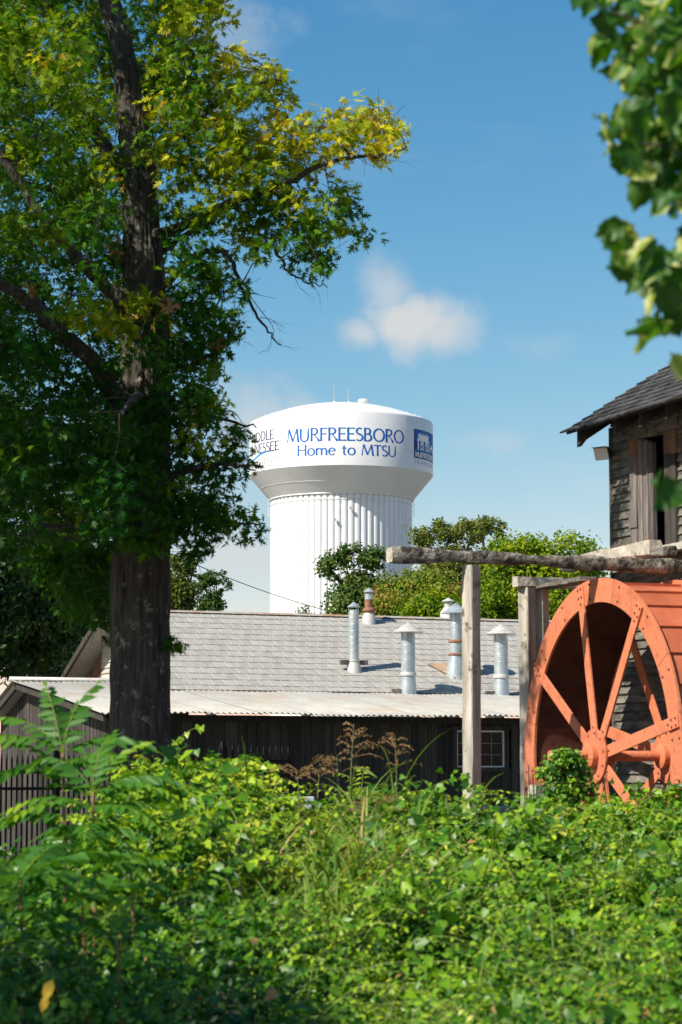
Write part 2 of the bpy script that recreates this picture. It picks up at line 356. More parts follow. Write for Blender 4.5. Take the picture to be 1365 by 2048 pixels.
def unit(a): return a / np.maximum(np.linalg.norm(a, axis=1, keepdims=True), 1e-9)
def leaf_cloud(name, pos, nrm, size, v, tmpl, mat, parent=None, along=None, jit_dir=1.0, width=None):
    tv, tf = tmpl; n = len(pos)
    nrm = unit(nrm)
    d = rng.normal(size=(n, 3)) * jit_dir
    if along is not None: d = d + along
    y = unit(d - nrm * np.sum(d * nrm, axis=1, keepdims=True))
    x = np.cross(y, nrm)
    s = np.asarray(size).reshape(-1, 1, 1)
    w = s if width is None else s * np.asarray(width).reshape(-1, 1, 1)
    V = pos[:, None, :] + w * tv[None, :, 0:1] * x[:, None, :] + s * tv[None, :, 1:2] * y[:, None, :] + s * tv[None, :, 2:3] * nrm[:, None, :]
    F = tf[None] + (np.arange(n) * len(tv))[:, None, None]
    me = fast_mesh(name, V.reshape(-1, 3), F.reshape(-1, 3), 3, mat, np.repeat(np.clip(v, 0, 1), len(tf)))
    o = bpy.data.objects.new(name, me); col.objects.link(o)
    if parent is not None: o.parent = parent
    return o
# ------------------------------------------------------------------ ground
def build_ground():
    xs = sorted(set(list(np.linspace(-14, 14, 57)) + [-1500, -600, -200, -80, -40, -22, 22, 40, 80, 200, 600, 1500]))
    ys = sorted(set(list(np.linspace(-6, 60, 100)) + [-300, -100, -40, -15, 80, 120, 200, 400, 900, 3000]))
    mb = MB()
    for y in ys:
        for x in xs:
            z = 0.04 * math.sin(x * 0.7 + 1) * math.cos(y * 0.5)
            mb.v.append((x, y, z))
    w = len(xs)
    for j in range(len(ys) - 1):
        for i in range(w - 1):
            mb.f.append((j*w+i, j*w+i+1, (j+1)*w+i+1, (j+1)*w+i))
    o = mb.build('ground', 'ground_m', smooth=True)
    tag(o, kind='structure')
build_ground()

UP = Vector((0, 0, 1))
# ------------------------------------------------------------------ water tower
TD = 261.0
KT = TD / FPX
def tower_z(y): return 1.7 + (HOR - y) * KT
def build_tower():
    cx = (683 - 682.5) * KT
    root = empty('water_tower', (cx, TD, 0))
    tag(root, 'huge white water tower with fluted stem and blue lettering rising behind the shed roof', 'water tower')
    RS, RB = 141.5 * KT, 185 * KT
    zc0, zc1, zs1 = tower_z(1003), tower_z(953), tower_z(849)
    # fluted stem
    nf, per = 68, 10
    mb = MB(); n = nf * per
    zs = [0, zc0 * 0.5, zc0 - 3.0, zc0 + 0.2]
    for z in zs:
        for k in range(n):
            ph = (k % per) / per
            r = RS + 0.19 * math.sqrt(max(0.0, 1 - (2 * ph - 1) ** 2)) - 0.13
            a = 2 * math.pi * k / n
            mb.v.append((r * math.cos(a), r * math.sin(a), z))
    for i in range(len(zs) - 1):
        for k in range(n):
            mb.f.append((i*n+k, i*n+(k+1) % n, (i+1)*n+(k+1) % n, (i+1)*n+k))
    mb.build('fluted_stem', 'white_paint_m', root, sharp=50)
    # weld ring under the bowl, thin proud bands on the stem
    MB().lathe([(RS+0.08, tower_z(1013)-.03), (RS+0.11, tower_z(1013)-.02), (RS+0.11, tower_z(1013)+.02), (RS+0.08, tower_z(1013)+.03)], 160, cap=False).build('stem_band', 'white_paint_m', root, smooth=True)
    cone = MB().lathe([(RS+.02, zc0), (RS+.20, zc0+.0), (RS+.23, zc0+.06), (RS+.20, zc0+.12), (RB-.02, zc1)], 160, cap=False)
    c = cone.build('bowl_cone', 'white_paint_m', root, sharp=25)
    for t in (0.45,):
        r = RS + .20 + (RB - RS - .22) * t; z = zc0 + .12 + (zc1 - zc0 - .12) * t
        MB().lathe([(r-.02, z-.025), (r+.014, z-.012), (r+.026, z+.004), (r+.02, z+.02)], 160, cap=False).build('weld_seam', 'white_paint_m', c, smooth=True)
    shell = MB().lathe([(RB-.05, zc1-.02), (RB, zc1+.05), (RB, zs1), (RB-.06, zs1+.16)], 200, cap=False).build('tank_shell', 'white_paint_m', root, sharp=35)
    hd = 41 * KT
    prof = [(RB-.06, zs1+.16)]
    for i in range(1, 15):
        t = 1 - i / 15
        prof.append(((RB-.06) * t, zs1 + .16 + hd * (1 - t * t)))
    prof.append((0.02, zs1 + .16 + hd))
    dome = MB().lathe(prof, 160, cap=False).build('dome', 'white_paint_m', root, smooth=True)
    ztop = zs1 + .16 + hd
    # small studs and rail posts along the dome rim
    for (ang, t) in [(a, 0.88) for a in range(-180, 180, 11)]:
        a = R(ang); r = RB * t; z = zs1 + .16 + hd * (1 - t * t)
        MB().tube([(r*math.cos(a), r*math.sin(a), z-.05), (r*math.cos(a), r*math.sin(a), z+.10)], .05, 5).build('stud', 'white_paint_m', dome)
    # finial vent right of the axis
    vx = (728 - 683) * KT
    zv = ztop - hd * (vx / RB) ** 2 - .1
    MB().lathe([(.34, zv-.1), (.34, zv+.35), (.55, zv+.40), (.62, zv+.55), (.58, zv+.72), (.35, zv+.80), (.05, zv+.84)], 24, c=(vx, 0, 0)).build('roof_vent', 'white_paint_m', root, sharp=35)
    for ax, hgt in ((669, 2.2), (698, 1.8)):
        x = (ax - 683) * KT; z = ztop - hd * (x / RB) ** 2
        an = MB().tube([(x, -.6, z-.1), (x, -.6, z+.25)], .11, 8).build('antenna_base', 'white_paint_m', root)
        MB().tube([(x, -.6, z+.25), (x + (-.03 if ax < 680 else -.16), -.6, z+hgt)], [.05, .025], 6).build('whip', 'galv_m', an)
    # cable brackets and lamps on the stem
    for px, py in ((672, 1037), (806, 1041), (548, 1045), (700, 1013)):
        sx = (px - 683) / 141.5; a = math.asin(sx)
        p = Vector((RS*.99*math.sin(a), -RS*.99*math.cos(a), tower_z(py) * .965 + .06))
        nn = Vector((math.sin(a), -math.cos(a), 0))
        b = MB().tube([p, p + nn * .35], .04, 6).build('lamp_arm', 'white_paint_m', root)
        MB().box(p + nn * .42, (.22, .22, .3)).build('lamp_head', 'galv_m', b)
    for side in (-1, 1):
        for py in (1000, 1010, 1020, 1030):
            x = side * (RS + .12); z = tower_z(py)
            MB().tube([(x, -.5, z-.22), (x+side*.18, -.5, z-.1), (x+side*.18, -.5, z+.1), (x, -.5, z+.22)], .03, 5).build('rung', 'white_paint_m', root)
    # ---- lettering
    RT = RB + 0.012
    def wrap(x, y, th0, z0, layer): # x metres along the shell, y metres up
        a = th0 + x / RB
        r = RT + layer * 0.004
        return (r * math.sin(a), -r * math.cos(a), z0 + y)
    TH, TN = .15, .085
    def arc(cx_, cy, rx, ry, a0, a1, n=12, w0=TH, w1=TN):
        out = []
        for i in range(n + 1):
            a = R(a0 + (a1 - a0) * i / n)
            out.append((cx_ + rx * math.cos(a), cy + ry * math.sin(a), w1 + (w0 - w1) * abs(math.cos(a)) ** 1.3))
        return out
    def ln(x0, y0, x1, y1, w0, w1=None):
        w1 = w0 if w1 is None else w1
        xm, ym, wm = (x0+x1)/2, (y0+y1)/2, min(w0, w1) * .92
        return [(x0, y0, w0 * 1.12), (xm, ym, wm), (x1, y1, w1 * 1.12)]
    G = {
        'M': (.98, [ln(.05,0,.17,1,TN), ln(.17,1,.48,.08,TH), ln(.48,.08,.80,1,TN), ln(.80,1,.92,0,TH)]),
        'U': (.80, [[(.11,1,TH*1.1),(.11,.4,TH)] + arc(.39,.36,.28,.35,180,360,12,TH,TN) + [(.67,1,TN*1.1)]]),
        'R': (.68, [ln(.11,0,.11,1,TH), [(.11,.96,TN)] + arc(.30,.74,.22,.22,90,-90,10) + [(.11,.52,TN)], ln(.30,.52,.66,0,TN,TH*1.1)]),
        'F': (.56, [ln(.11,0,.11,1,TH), ln(.11,.95,.54,.95,TN), ln(.11,.53,.48,.53,TN)]),
        'E': (.60, [ln(.11,0,.11,1,TH), ln(.11,.95,.56,.95,TN), ln(.11,.53,.50,.53,TN), ln(.11,.05,.58,.05,TN)]),
        'S': (.56, [arc(.29,.74,.2,.22,45,270,12) [:-1] + [(.29,.51,TH)] + arc(.27,.27,.23,.235,90,-140,12)[1:]]),
        'B': (.66, [ln(.11,0,.11,1,TH), [(.11,.96,TN)] + arc(.28,.75,.2,.21,90,-90,10) + [(.11,.54,TN)], [(.11,.54,TN)] + arc(.30,.29,.25,.25,90,-90,10) + [(.11,.04,TN)]]),
        'O': (.92, [arc(.46,.5,.38,.46,90,450,28)]),
        'H': (.84, [ln(.11,0,.11,1,TH), ln(.72,0,.72,1,TH), ln(.11,.53,.72,.53,TN)]),
        'T': (.66, [ln(.33,0,.33,.95,TH), ln(.02,.95,.64,.95,TN)]),
        'I': (.24, [ln(.12,0,.12,1,TH)]),
        'D': (.84, [ln(.11,0,.11,1,TH), [(.11,.96,TN)] + arc(.32,.5,.42,.455,90,-90,14) + [(.11,.04,TN)]]),
        'L': (.54, [ln(.11,0,.11,1,TH), ln(.11,.05,.54,.05,TN)]),
        'N': (.86, [ln(.10,0,.10,1,TN), ln(.10,1,.74,0,TH), ln(.74,0,.74,1,TN)]),
        'A': (.80, [ln(.04,0,.38,1,TN), ln(.38,1,.76,0,TH), ln(.18,.34,.62,.34,TN)]),
        'V': (.76, [ln(.04,1,.38,0,TH), ln(.38,0,.72,1,TN)]),
        'Y': (.70, [ln(.04,1,.35,.48,TH), ln(.35,.48,.66,1,TN), ln(.35,.5,.35,0,TH)]),
        'o': (.68, [arc(.34,.33,.26,.31,90,450,22)]),
        'e': (.62, [[(.09,.36,TN),(.53,.38,TN)] + arc(.32,.33,.24,.31,15,320,18)]),
        'm': (.98, [ln(.10,0,.10,.66,TH), [(.10,.45,TN)] + arc(.30,.42,.19,.21,150,0,8) + [(.49,0,TH)], [(.49,.45,TN)] + arc(.68,.42,.19,.21,150,0,8) + [(.87,0,TH)]]),
        't': (.44, [[(.20,.88,TH*.8),(.20,.18,TH)] + arc(.31,.16,.11,.13,180,300,6), ln(.04,.63,.40,.63,TN)]),
        ' ': (.42, []),
    }
    def word(text, th0, th1, z0, cap, mat, name, parent=root, bold=1.0, layer0=0):
        total = sum(G[c][0] for c in text); k = (th1 - th0) * RB / total      # horizontal scale (metres per unit)
        mb = MB(); x = 0.0
        for c in text:
            wd, strokes = G[c]
            for li, st in enumerate(strokes):
                pts = [(Vector(((x + p[0]) * k, p[1] * cap)), p[2] * bold * (k + cap) / 2) for p in st]
                vs = []
                for i, (p, w) in enumerate(pts):
                    t = pts[min(i+1, len(pts)-1)][0] - pts[max(i-1, 0)][0]
                    if t.length < 1e-6: t = Vector((1, 0))
                    t.normalize(); nn = Vector((-t.y, t.x))
                    for s in (-.5, .5):
                        q = p + nn * (s * w)
                        vs.append(wrap(q.x, q.y, th0, z0, layer0 + li))
                mb.add(vs, [(2*i, 2*i+1, 2*i+3, 2*i+2) for i in range(len(pts)-1)])
            x += wd
        return mb.build(name, mat, parent)
    def ang(px): return math.asin(max(-1, min(1, (px - 683) / 185.0)))
    word('MURFREESBORO', ang(577), ang(806), 36.25, 1.42, 'blue_m', 'lettering')
    word('Home to MTSU', ang(597), ang(791), 34.75, 1.16, 'blue_m', 'lettering')
    word('MIDDLE', ang(505), ang(551), 36.85, 1.05, 'purple_m', 'lettering')
    word('TENNESSEE', ang(499.5), ang(562), 35.6, 1.05, 'purple_m', 'lettering')
    word('STATE', R(-87), R(-70), 34.35, .62, 'letter_grey_m', 'lettering', bold=.9); word('UNIVERSITY', R(-67), ang(563), 34.35, .62, 'letter_grey_m', 'lettering', bold=.9)
    # swoosh between the words
    mb = MB(); vs = []
    n = 24; a0, a1 = ang(499.5), ang(552)
    for i in range(n + 1):
        t = i / n; x = (a1 - a0) * RB * t
        y = -.28 + .55 * t - .18 * math.sin(t * 2 * math.pi)
        w = .05 + .2 * math.sin(t * math.pi)
        vs += [wrap(x, y - w/2, a0, 35.3, 0), wrap(x, y + w/2, a0, 35.3, 0)]
    mb.add(vs, [(2*i, 2*i+2, 2*i+3, 2*i+1) for i in range(n)]); mb.build('swoosh', 'cyan_m', root)
    # city emblem: blue panel, arcaded courthouse cupola, band with the city name
    ea, eb, ez0, ez1 = ang(826), R(83), 34.95, 38.05
    W = (eb - ea) * RB; Hh = ez1 - ez0
    def patch(x0, x1, y0, y1, mat, layer, parent, name, n=8):
        vs = []
        for i in range(n + 1):
            x = x0 + (x1 - x0) * i / n
            vs += [wrap(x, y0, ea, ez0, layer), wrap(x, y1, ea, ez0, layer)]
        return MB().add(vs, [(2*i, 2*i+2, 2*i+3, 2*i+1) for i in range(n)]).build(name, mat, parent)
    def shape(pts, mat, layer, parent, name):
        return MB().add([wrap(x * W, y * Hh, ea, ez0, layer) for x, y in pts], [tuple(range(len(pts)))]).build(name, mat, parent)
    em = patch(0, W, 0, Hh, 'navy_m', 0, root, 'emblem', 16)
    patch(W*.03, W*.97, Hh*.27, Hh*.965, 'blue_m', 2, em, 'emblem_sky', 16)
    patch(W*.03, W*.97, Hh*.27, Hh*.33, 'cyan_m', 3, em, 'emblem_strip', 12)
    shape([(.04,.30),(.04,.62),(.10,.62),(.10,.30)], 'navy_m', 4, em, 'emblem_dark')
    # cupola
    patch(W*.10, W*.62, Hh*.62, Hh*.68, 'white_paint_m', 5, em, 'cupola_cornice')
    patch(W*.14, W*.58, Hh*.68, Hh*.80, 'white_paint_m', 4, em, 'cupola_attic')
    shape([(.16,.83),(.22,.93),(.30,.985),(.36,1.03),(.42,.985),(.50,.93),(.56,.83)], 'cyan_m', 6, em, 'cupola_dome')
    patch(W*.12, W*.60, Hh*.80, Hh*.835, 'white_paint_m', 7, em, 'cupola_rim')
    for i in range(6):
        x = .16 + i * .073
        patch(W*x, W*(x+.03), Hh*.845, Hh*.885, 'white_paint_m', 8, em, 'cupola_dentil', 1)
    for x in (.11, .22, .285, .415, .48, .58):
        patch(W*x, W*(x+.045), Hh*.30, Hh*.62, 'white_paint_m', 6, em, 'cupola_column', 1)
    for cx_ in (.27, .45):
        shape([(cx_-.05,.36),(cx_+.05,.36),(cx_+.05,.48)] + [(cx_+.05*math.cos(R(a)), .50+.05*math.sin(R(a))) for a in range(0, 181, 30)] + [(cx_-.05,.48)], 'white_paint_m', 5, em, 'cupola_arch')
        shape([(cx_-.025,.36),(cx_+.025,.36),(cx_+.025,.47)] + [(cx_+.025*math.cos(R(a)), .47+.03*math.sin(R(a))) for a in range(0, 181, 45)] + [(cx_-.025,.46)], 'navy_m', 7, em, 'cupola_opening')
    shape([(.66,.30),(.93,.30),(.93,.38),(.86,.52),(.80,.60),(.74,.52),(.68,.42)], 'white_paint_m', 5, em, 'emblem_rock')
    vs = []
    for i in range(19):
        a = R(20 + 320 * i / 18)
        for r in (.085, .11): vs.append(wrap(W*(.80 + r*math.cos(a)), Hh*(.76 + r*math.sin(a)*1.5), ea, ez0, 6))
    MB().add(vs, [(2*i, 2*i+1, 2*i+3, 2*i+2) for i in range(18)]).build('emblem_ring', 'cyan_m', em)
    word('MURFREESBORO', ea + .035*W/RB, ea + .965*W/RB, ez0 + Hh*.04, Hh*.19, 'white_paint_m', 'emblem_lettering', em, 1.5, 2)
    # spaced state name under the emblem
    for i, c in enumerate('TENNESSEE'):
        a = ea + (eb - ea) * (i + .06) / 9.0
        word(c, a, a + (eb - ea) / 9 * .62, ez0 - .62, .42, 'letter_grey_m', 'lettering', root, 1.1)
build_tower()

# ------------------------------------------------------------------ shed with shingled roof and tin lean-to
BETA = R(23)
SU = Vector((math.cos(BETA), math.sin(BETA), 0)); SV = Vector((math.sin(BETA), -math.cos(BETA), 0))
S0 = Vector(((335 - 682.5) / FPX * 40, 40, 0))
def sp(s, r, z): return S0 + SU * s - SV * r + UP * z       # s along the ridge, r back from the lean-to eave
LEAN_R, LEAN_Z0, LEAN_Z1 = 5.4, 2.68, 3.375
MR0, MZ0, MR1, MZ1 = 3.9, 3.19, 7.71, 4.90
S_END = 12.5
def build_shed():
    root = empty('shed', sp(4, 4, 0))
    inv = Matrix.Translation(-root.location)
    tag(root, 'long dark timber shed with grey shingle roof and pale tin lean-to roof', 'shed')
    def part(mb, name, mat, parent=root, **kw):
        off = root.location if parent is root else Vector((0, 0, 0))
        o = mb.build(name, mat, parent, **kw)
        if parent is root: o.matrix_parent_inverse = inv
        return o
    # --- front wall of vertical boards behind the eave
    s = -0.85; k = 0
    wall = part(MB().obox(sp(0, .55, 0), SU, -SV, UP, (-.85, S_END), (.03, .12), (-.1, 2.62)), 'wall', 'barn_board_m')
    WS0, WS1 = 5.45, 6.35
    pw0, pw1 = hit(912, 1500, sp(0, .5, 0), SV), hit(1008, 1500, sp(0, .5, 0), SV)
    WS0, WS1 = (pw0 - S0).dot(SU), (pw1 - S0).dot(SU)
    WZ0, WZ1 = hit(960, 1535, sp(0, .5, 0), SV).z, hit(960, 1461, sp(0, .5, 0), SV).z
    while s < S_END - .1:
        w = random.uniform(.12, .24); d = random.uniform(0, .022); e = min(s + w, S_END)
        spans = [(-.1, 2.60)]
        if e > WS0 and s < WS1: spans = [(-.1, WZ0 - .02), (WZ1 + .02, 2.60)]
        for z0, z1 in spans:
            mb = MB().obox(sp(0, .52, 0), SU, SV, UP, (s + .004, e - .006), (-.03, .012 + d), (z0, z1))
            inst('board', mb.mesh('board', 'barn_board_m'), wall, None)
        s = e
    # --- window
    wnd = part(MB().obox(sp(0, .50, 0), SU, SV, UP, (WS0 - .07, WS0), (-.03, .06), (WZ0 - .07, WZ1 + .07)).obox(sp(0, .50, 0), SU, SV, UP, (WS1, WS1 + .07), (-.03, .06), (WZ0 - .07, WZ1 + .07))
               .obox(sp(0, .50, 0), SU, SV, UP, (WS0, WS1), (-.03, .055), (WZ1, WZ1 + .07)).obox(sp(0, .50, 0), SU, SV, UP, (WS0, WS1), (-.03, .075), (WZ0 - .07, WZ0)), 'window', 'barn_board_m')
    fr = MB(); f = .028
    fr.obox(sp(0, .50, 0), SU, SV, UP, (WS0 + .002, WS0 + f), (-.02, .03), (WZ0 + .002, WZ1 - .002)).obox(sp(0, .50, 0), SU, SV, UP, (WS1 - f, WS1 - .002), (-.02, .03), (WZ0 + .002, WZ1 - .002))
    fr.obox(sp(0, .50, 0), SU, SV, UP, (WS0 + f, WS1 - f), (-.02, .028), (WZ1 - f, WZ1 - .002)).obox(sp(0, .50, 0), SU, SV, UP, (WS0 + f, WS1 - f), (-.02, .028), (WZ0 + .002, WZ0 + f))
    fr.build('frame', 'white_trim_m', wnd)
    nc, nr = 4, 3
    for i in range(nc):
        for j in range(nr):
            a, b = WS0 + f + (WS1 - WS0 - 2*f) * i / nc, WS0 + f + (WS1 - WS0 - 2*f) * (i+1) / nc
            c, d = WZ0 + f + (WZ1 - WZ0 - 2*f) * j / nr, WZ0 + f + (WZ1 - WZ0 - 2*f) * (j+1) / nr
            MB().obox(sp(0, .50, 0), SU, SV, UP, (a + .005, b - .005), (-.012, -.006), (c + .005, d - .005)).build('pane', 'glass_m', wnd)
    for i in range(1, nc):
        a = WS0 + f + (WS1 - WS0 - 2*f) * i / nc
        MB().obox(sp(0, .50, 0), SU, SV, UP, (a - .009, a + .009), (-.014, .012), (WZ0 + f, WZ1 - f)).build('muntin', 'grey_trim_m', wnd)
    for j in range(1, nr):
        c = WZ0 + f + (WZ1 - WZ0 - 2*f) * j / nr
        MB().obox(sp(0, .50, 0), SU, SV, UP, (WS0 + f, WS1 - f), (-.014, .0145), (c - .009, c + .009)).build('muntin', 'grey_trim_m', wnd)
    # --- lean-to corrugated roof in overlapping sheets
    ls = math.atan2(LEAN_Z1 - LEAN_Z0, LEAN_R)
    fall = (SV * math.cos(ls) - UP * math.sin(ls)); nrm = (SV * math.sin(ls) + UP * math.cos(ls))
    s0 = -1.12; i = 0
    while s0 < S_END:
        s1 = min(s0 + .92, S_END + .4)
        mb = MB(); n = 72; rows = [(-.06 + random.uniform(-.02, .02)), 2.7, LEAN_R]
        dz = .012 if i % 2 else 0.0
        for r in rows:
            for k in range(n + 1):
                s = s0 - .03 + (s1 - s0 + .06) * k / n
                z = LEAN_Z0 + (LEAN_Z1 - LEAN_Z0) * r / LEAN_R
                mb.v.append(tuple(sp(s, r, z) + nrm * (0.017 * math.sin(s * 2 * math.pi / .105) + dz + .012 * math.sin(s * 1.3 + r))))
        for j in range(len(rows) - 1):
            for k in range(n): mb.f.append((j*(n+1)+k, j*(n+1)+k+1, (j+1)*(n+1)+k+1, (j+1)*(n+1)+k))
        o = part(mb, 'roof_sheet', 'tin_m', smooth=True)
        md = o.modifiers.new('thick', 'SOLIDIFY'); md.thickness = .006
        s0 = s1; i += 1
    # back slope and ridge roll of the lean-to at its free left end
    mb = MB(); n = 60
    for r in (0, 2.2):
        for k in range(n + 1):
            s = -1.14 + 3.0 * k / n
            mb.v.append(tuple(sp(s, LEAN_R + .01 + r, LEAN_Z1 - .0 - r * .30) + UP * (.016 * math.sin(s * 2 * math.pi / .115) + .01)))
    for k in range(n): mb.f.append((k, k+1, n+1+k+1, n+1+k))
    part(mb, 'roof_sheet', 'tin_m', smooth=True)
    part(MB().tube([sp(-1.2, LEAN_R, LEAN_Z1 + .03), sp(3.2, LEAN_R, LEAN_Z1 + .03)], .05, 10), 'ridge_cap', 'cap_m', smooth=True)
    # rake boards and eave fascia
    part(MB().add([sp(-1.09, .02, LEAN_Z0-.03), sp(-1.09, LEAN_R, LEAN_Z1-.03), sp(-1.09, LEAN_R, LEAN_Z1-.15), sp(-1.09, .02, LEAN_Z0-.15),
                   sp(-1.04, .02, LEAN_Z0-.03), sp(-1.04, LEAN_R, LEAN_Z1-.03), sp(-1.04, LEAN_R, LEAN_Z1-.15), sp(-1.04, .02, LEAN_Z0-.15)],
                  [(0,1,2,3),(7,6,5,4),(0,4,5,1),(3,2,6,7),(0,3,7,4),(1,5,6,2)]), 'rake_board', 'gable_board_m')
    part(MB().add([sp(-1.09, LEAN_R+.02, LEAN_Z1-.03), sp(-1.09, LEAN_R+2.2, LEAN_Z1-.69), sp(-1.09, LEAN_R+2.2, LEAN_Z1-.81), sp(-1.09, LEAN_R+.02, LEAN_Z1-.15),
                   sp(-1.04, LEAN_R+.02, LEAN_Z1-.03), sp(-1.04, LEAN_R+2.2, LEAN_Z1-.69), sp(-1.04, LEAN_R+2.2, LEAN_Z1-.81), sp(-1.04, LEAN_R+.02, LEAN_Z1-.15)],
                  [(0,1,2,3),(7,6,5,4),(0,4,5,1),(3,2,6,7),(0,3,7,4),(1,5,6,2)]), 'rake_board', 'gable_board_m')
    part(MB().obox(sp(0, .42, 0), SU, SV, UP, (-.85, S_END), (-.02, .02), (2.55, 2.66)), 'eave_beam', 'barn_board_m')
    # --- lean-to gable end, vertical boards and battens
    gw = part(MB().add([sp(-.80, .6, -.1), sp(-.80, .6, LEAN_Z0-.02), sp(-.80, LEAN_R, LEAN_Z1-.1), sp(-.80, LEAN_R+2.0, LEAN_Z1-.7), sp(-.80, LEAN_R+2.0, -.1)], [(0,1,2,3,4)]), 'gable_wall', 'gable_board_m')
    r = .58
    while r < LEAN_R + 1.9:
        w = random.uniform(.13, .2); m_ = r + w / 2
        z1 = (LEAN_Z0 + (LEAN_Z1 - LEAN_Z0) * m_ / LEAN_R if m_ < LEAN_R else LEAN_Z1 - (m_ - LEAN_R) * .3) - .12
        MB().obox(sp(-.80, 0, 0), -SU, -SV, UP, (.005, .03 + random.uniform(0, .015)), (r + .008, r + w - .008), (-.1, z1)).build('board', 'gable_board_m', gw)
        r += w
    # --- main roof: shingle courses front, plain back
    ms = math.atan2(MZ1 - MZ0, MR1 - MR0)
    mf = (SV * math.cos(ms) - UP * math.sin(ms)); mn = (SV * math.sin(ms) + UP * math.cos(ms))
    Lm = (MR1 - MR0) / math.cos(ms)
    SL = 1.31
    ridge = lambda s: sp(s, MR1, MZ1)
    deck = part(MB().obox(ridge(0), SU, mf, mn, (SL + .03, S_END), (0.0, Lm - .03), (-.10, -.02)), 'roof', 'shingle_m')
    exp = Lm / 14.0; sw = .235
    meshes = []
    for q in range(6):
        mb = MB()
        w = sw - .006; t = .008 + .006 * random.random()
        j = lambda a: random.uniform(-a, a)
        # stamped metal shingle: tilted plate, thick butt, raised left rib
        A = [(-w/2, 0, .002), (w/2, 0, .002), (w/2 + j(.004), exp*1.06 + j(.01), t), (-w/2 + j(.004), exp*1.06 + j(.01), t)]
        B = [(x, y, z - .010) for x, y, z in A]
        mb.add([Vector(p) for p in A + B], [(0,3,2,1),(4,5,6,7),(0,1,5,4),(1,2,6,5),(2,3,7,6),(3,0,4,7)])
        mb.add([Vector(p) for p in [(-w/2, .01, .004), (-w/2+.022, .01, .004), (-w/2+.022, exp*1.05, t+.003), (-w/2, exp*1.05, t+.003),
                                    (-w/2+.011, .01, .012), (-w/2+.011, exp*1.05, t+.010)]], [(0,3,5,4),(4,5,2,1),(3,2,5)])
        meshes.append(mb)
    fm = [mb.mesh('shingle', 'shingle_m') for mb in meshes]
    Mr = Matrix((SU, mf, mn)).transposed()
    items = []
    for c in range(14):
        s = SL + (sw/2 if c % 2 else 0) - .02
        while s < S_END:
            o = ridge(s) + mf * (c * exp) + mn * (-.012)
            items.append(((o - CAM).length, s, c, o)); s += sw
    items.sort(key=lambda t: t[0])
    vis = [t for t in items if 335 < 682.5 + FPX * t[3].x / t[3].y < 1110]
    vis_first = vis[:300]; idset = set(id(t) for t in vis_first)
    for t in vis_first:
        q = random.randrange(6)
        inst('shingle', fm[q], deck, Matrix.Translation(t[3]) @ (Mr @ Matrix.Rotation(random.uniform(-.012, .012), 3, 'Z')).to_4x4())
    rest = MB()
    for t in items:
        if id(t) in idset: continue
        q = random.randrange(6)
        rest.add([Mr @ Vector(p) + t[3] for p in meshes[q].v], meshes[q].f)
    o = rest.build('shingles', 'shingle_m', deck); o['kind'] = 'stuff'
    part(MB().obox(ridge(0), SU, -SV * math.cos(ms) - UP * math.sin(ms), UP, (SL, S_END), (0.02, 3.9), (-.08, -.02)), 'back_roof', 'shingle_m')
    # rust-stained ridge cap in lengths
    s = SL - .02
    while s < S_END:
        e = min(s + random.uniform(.7, 1.3), S_END)
        mb = MB(); h = .0 + random.uniform(0, .004)
        mb.add([ridge(s) + mf*.10 + mn*.022, ridge(s) + UP*(.022 + h), ridge(s) - SV*.1 - UP*.01, ridge(e) + mf*.10 + mn*.022, ridge(e) + UP*(.022 + h), ridge(e) - SV*.1 - UP*.01,
                ], [(0,3,4,1),(1,4,5,2)])
        part(mb, 'ridge_cap', 'rust_cap_m'); s = e
    # broken rusty flashing where the shingles meet the tin
    s = SL
    while s < S_END:
        e = min(s + random.uniform(.25, .6), S_END)
        p0 = sp(s, MR0 - .02, MZ0)
        zz = LEAN_Z0 + (LEAN_Z1 - LEAN_Z0) * MR0 / LEAN_R
        mb = MB().obox(Vector((0, 0, zz)) + sp(0, MR0, 0), SU, SV, UP, (s + .01, e), (-.05, random.uniform(.02, .06)), (.022, .03))
        part(mb, 'flashing', 'rust_cap_m'); s = e
    # --- gable end of the main roof: brown boards, pale lap siding, overhanging rafter
    gs = SL + .45
    gz = lambda r: MZ1 - abs(r - MR1) * math.tan(ms) - .10
    gw = part(MB().add([sp(gs, MR0, 2.6), sp(gs, MR0, gz(MR0)), sp(gs, MR1, gz(MR1)), sp(gs, MR1 + 3.8, gz(MR1 + 3.8)), sp(gs, MR1 + 3.8, 2.6)], [(0,1,2,3,4)]), 'gable_wall', 'brown_board_m')
    r = MR1 + 3.8
    split = MR1 - .4
    pc = hit(206, 1340, sp(gs, 0, 0), SU); split = -(pc - S0).dot(SV)
    while r > split:
        e = max(r - random.uniform(.12, .2), split)
        MB().obox(sp(gs, 0, 0), -SU, -SV, UP, (.004, .03 + random.uniform(0, .01)), (e + .006, r - .006), (2.6, gz((r+e)/2) - .04)).build('board', 'brown_board_m', gw)
        r = e
    z = 2.7
    while z < 4.6:
        r_lo = max(MR0 + .05, MR1 - (MZ1 - .14 - z) / math.tan(ms)); 
        if r_lo < split - .05:
            MB().add([sp(gs, r_lo, z) - SU*.04, sp(gs, split, z) - SU*.04, sp(gs, split, z+.115) - SU*.012, sp(gs, r_lo + .1, z+.115) - SU*.012, sp(gs, r_lo, z), sp(gs, split, z)], [(0,1,2,3),(0,4,5,1)]).build('lap_board', 'siding_m', gw)
        z += .11
    for sgn in (-1, 1):
        a, b = ridge(SL) - mn * .03, (sp(SL, MR0, MZ0) if sgn < 0 else sp(SL, MR1 + 3.9, MZ1 - 3.9 * math.tan(ms)))
        d = (b - a).normalized(); nn = d.cross(SU).normalized()
        if nn.z < 0: nn = -nn
        part(MB().obox(a, SU, d, nn, (-.06, -.004), (0, (b - a).length), (-.11, .01)), 'rake_board', 'gable_board_m')
    # ------------ roof stacks (things standing on the roof)
    mp0 = ridge(0)
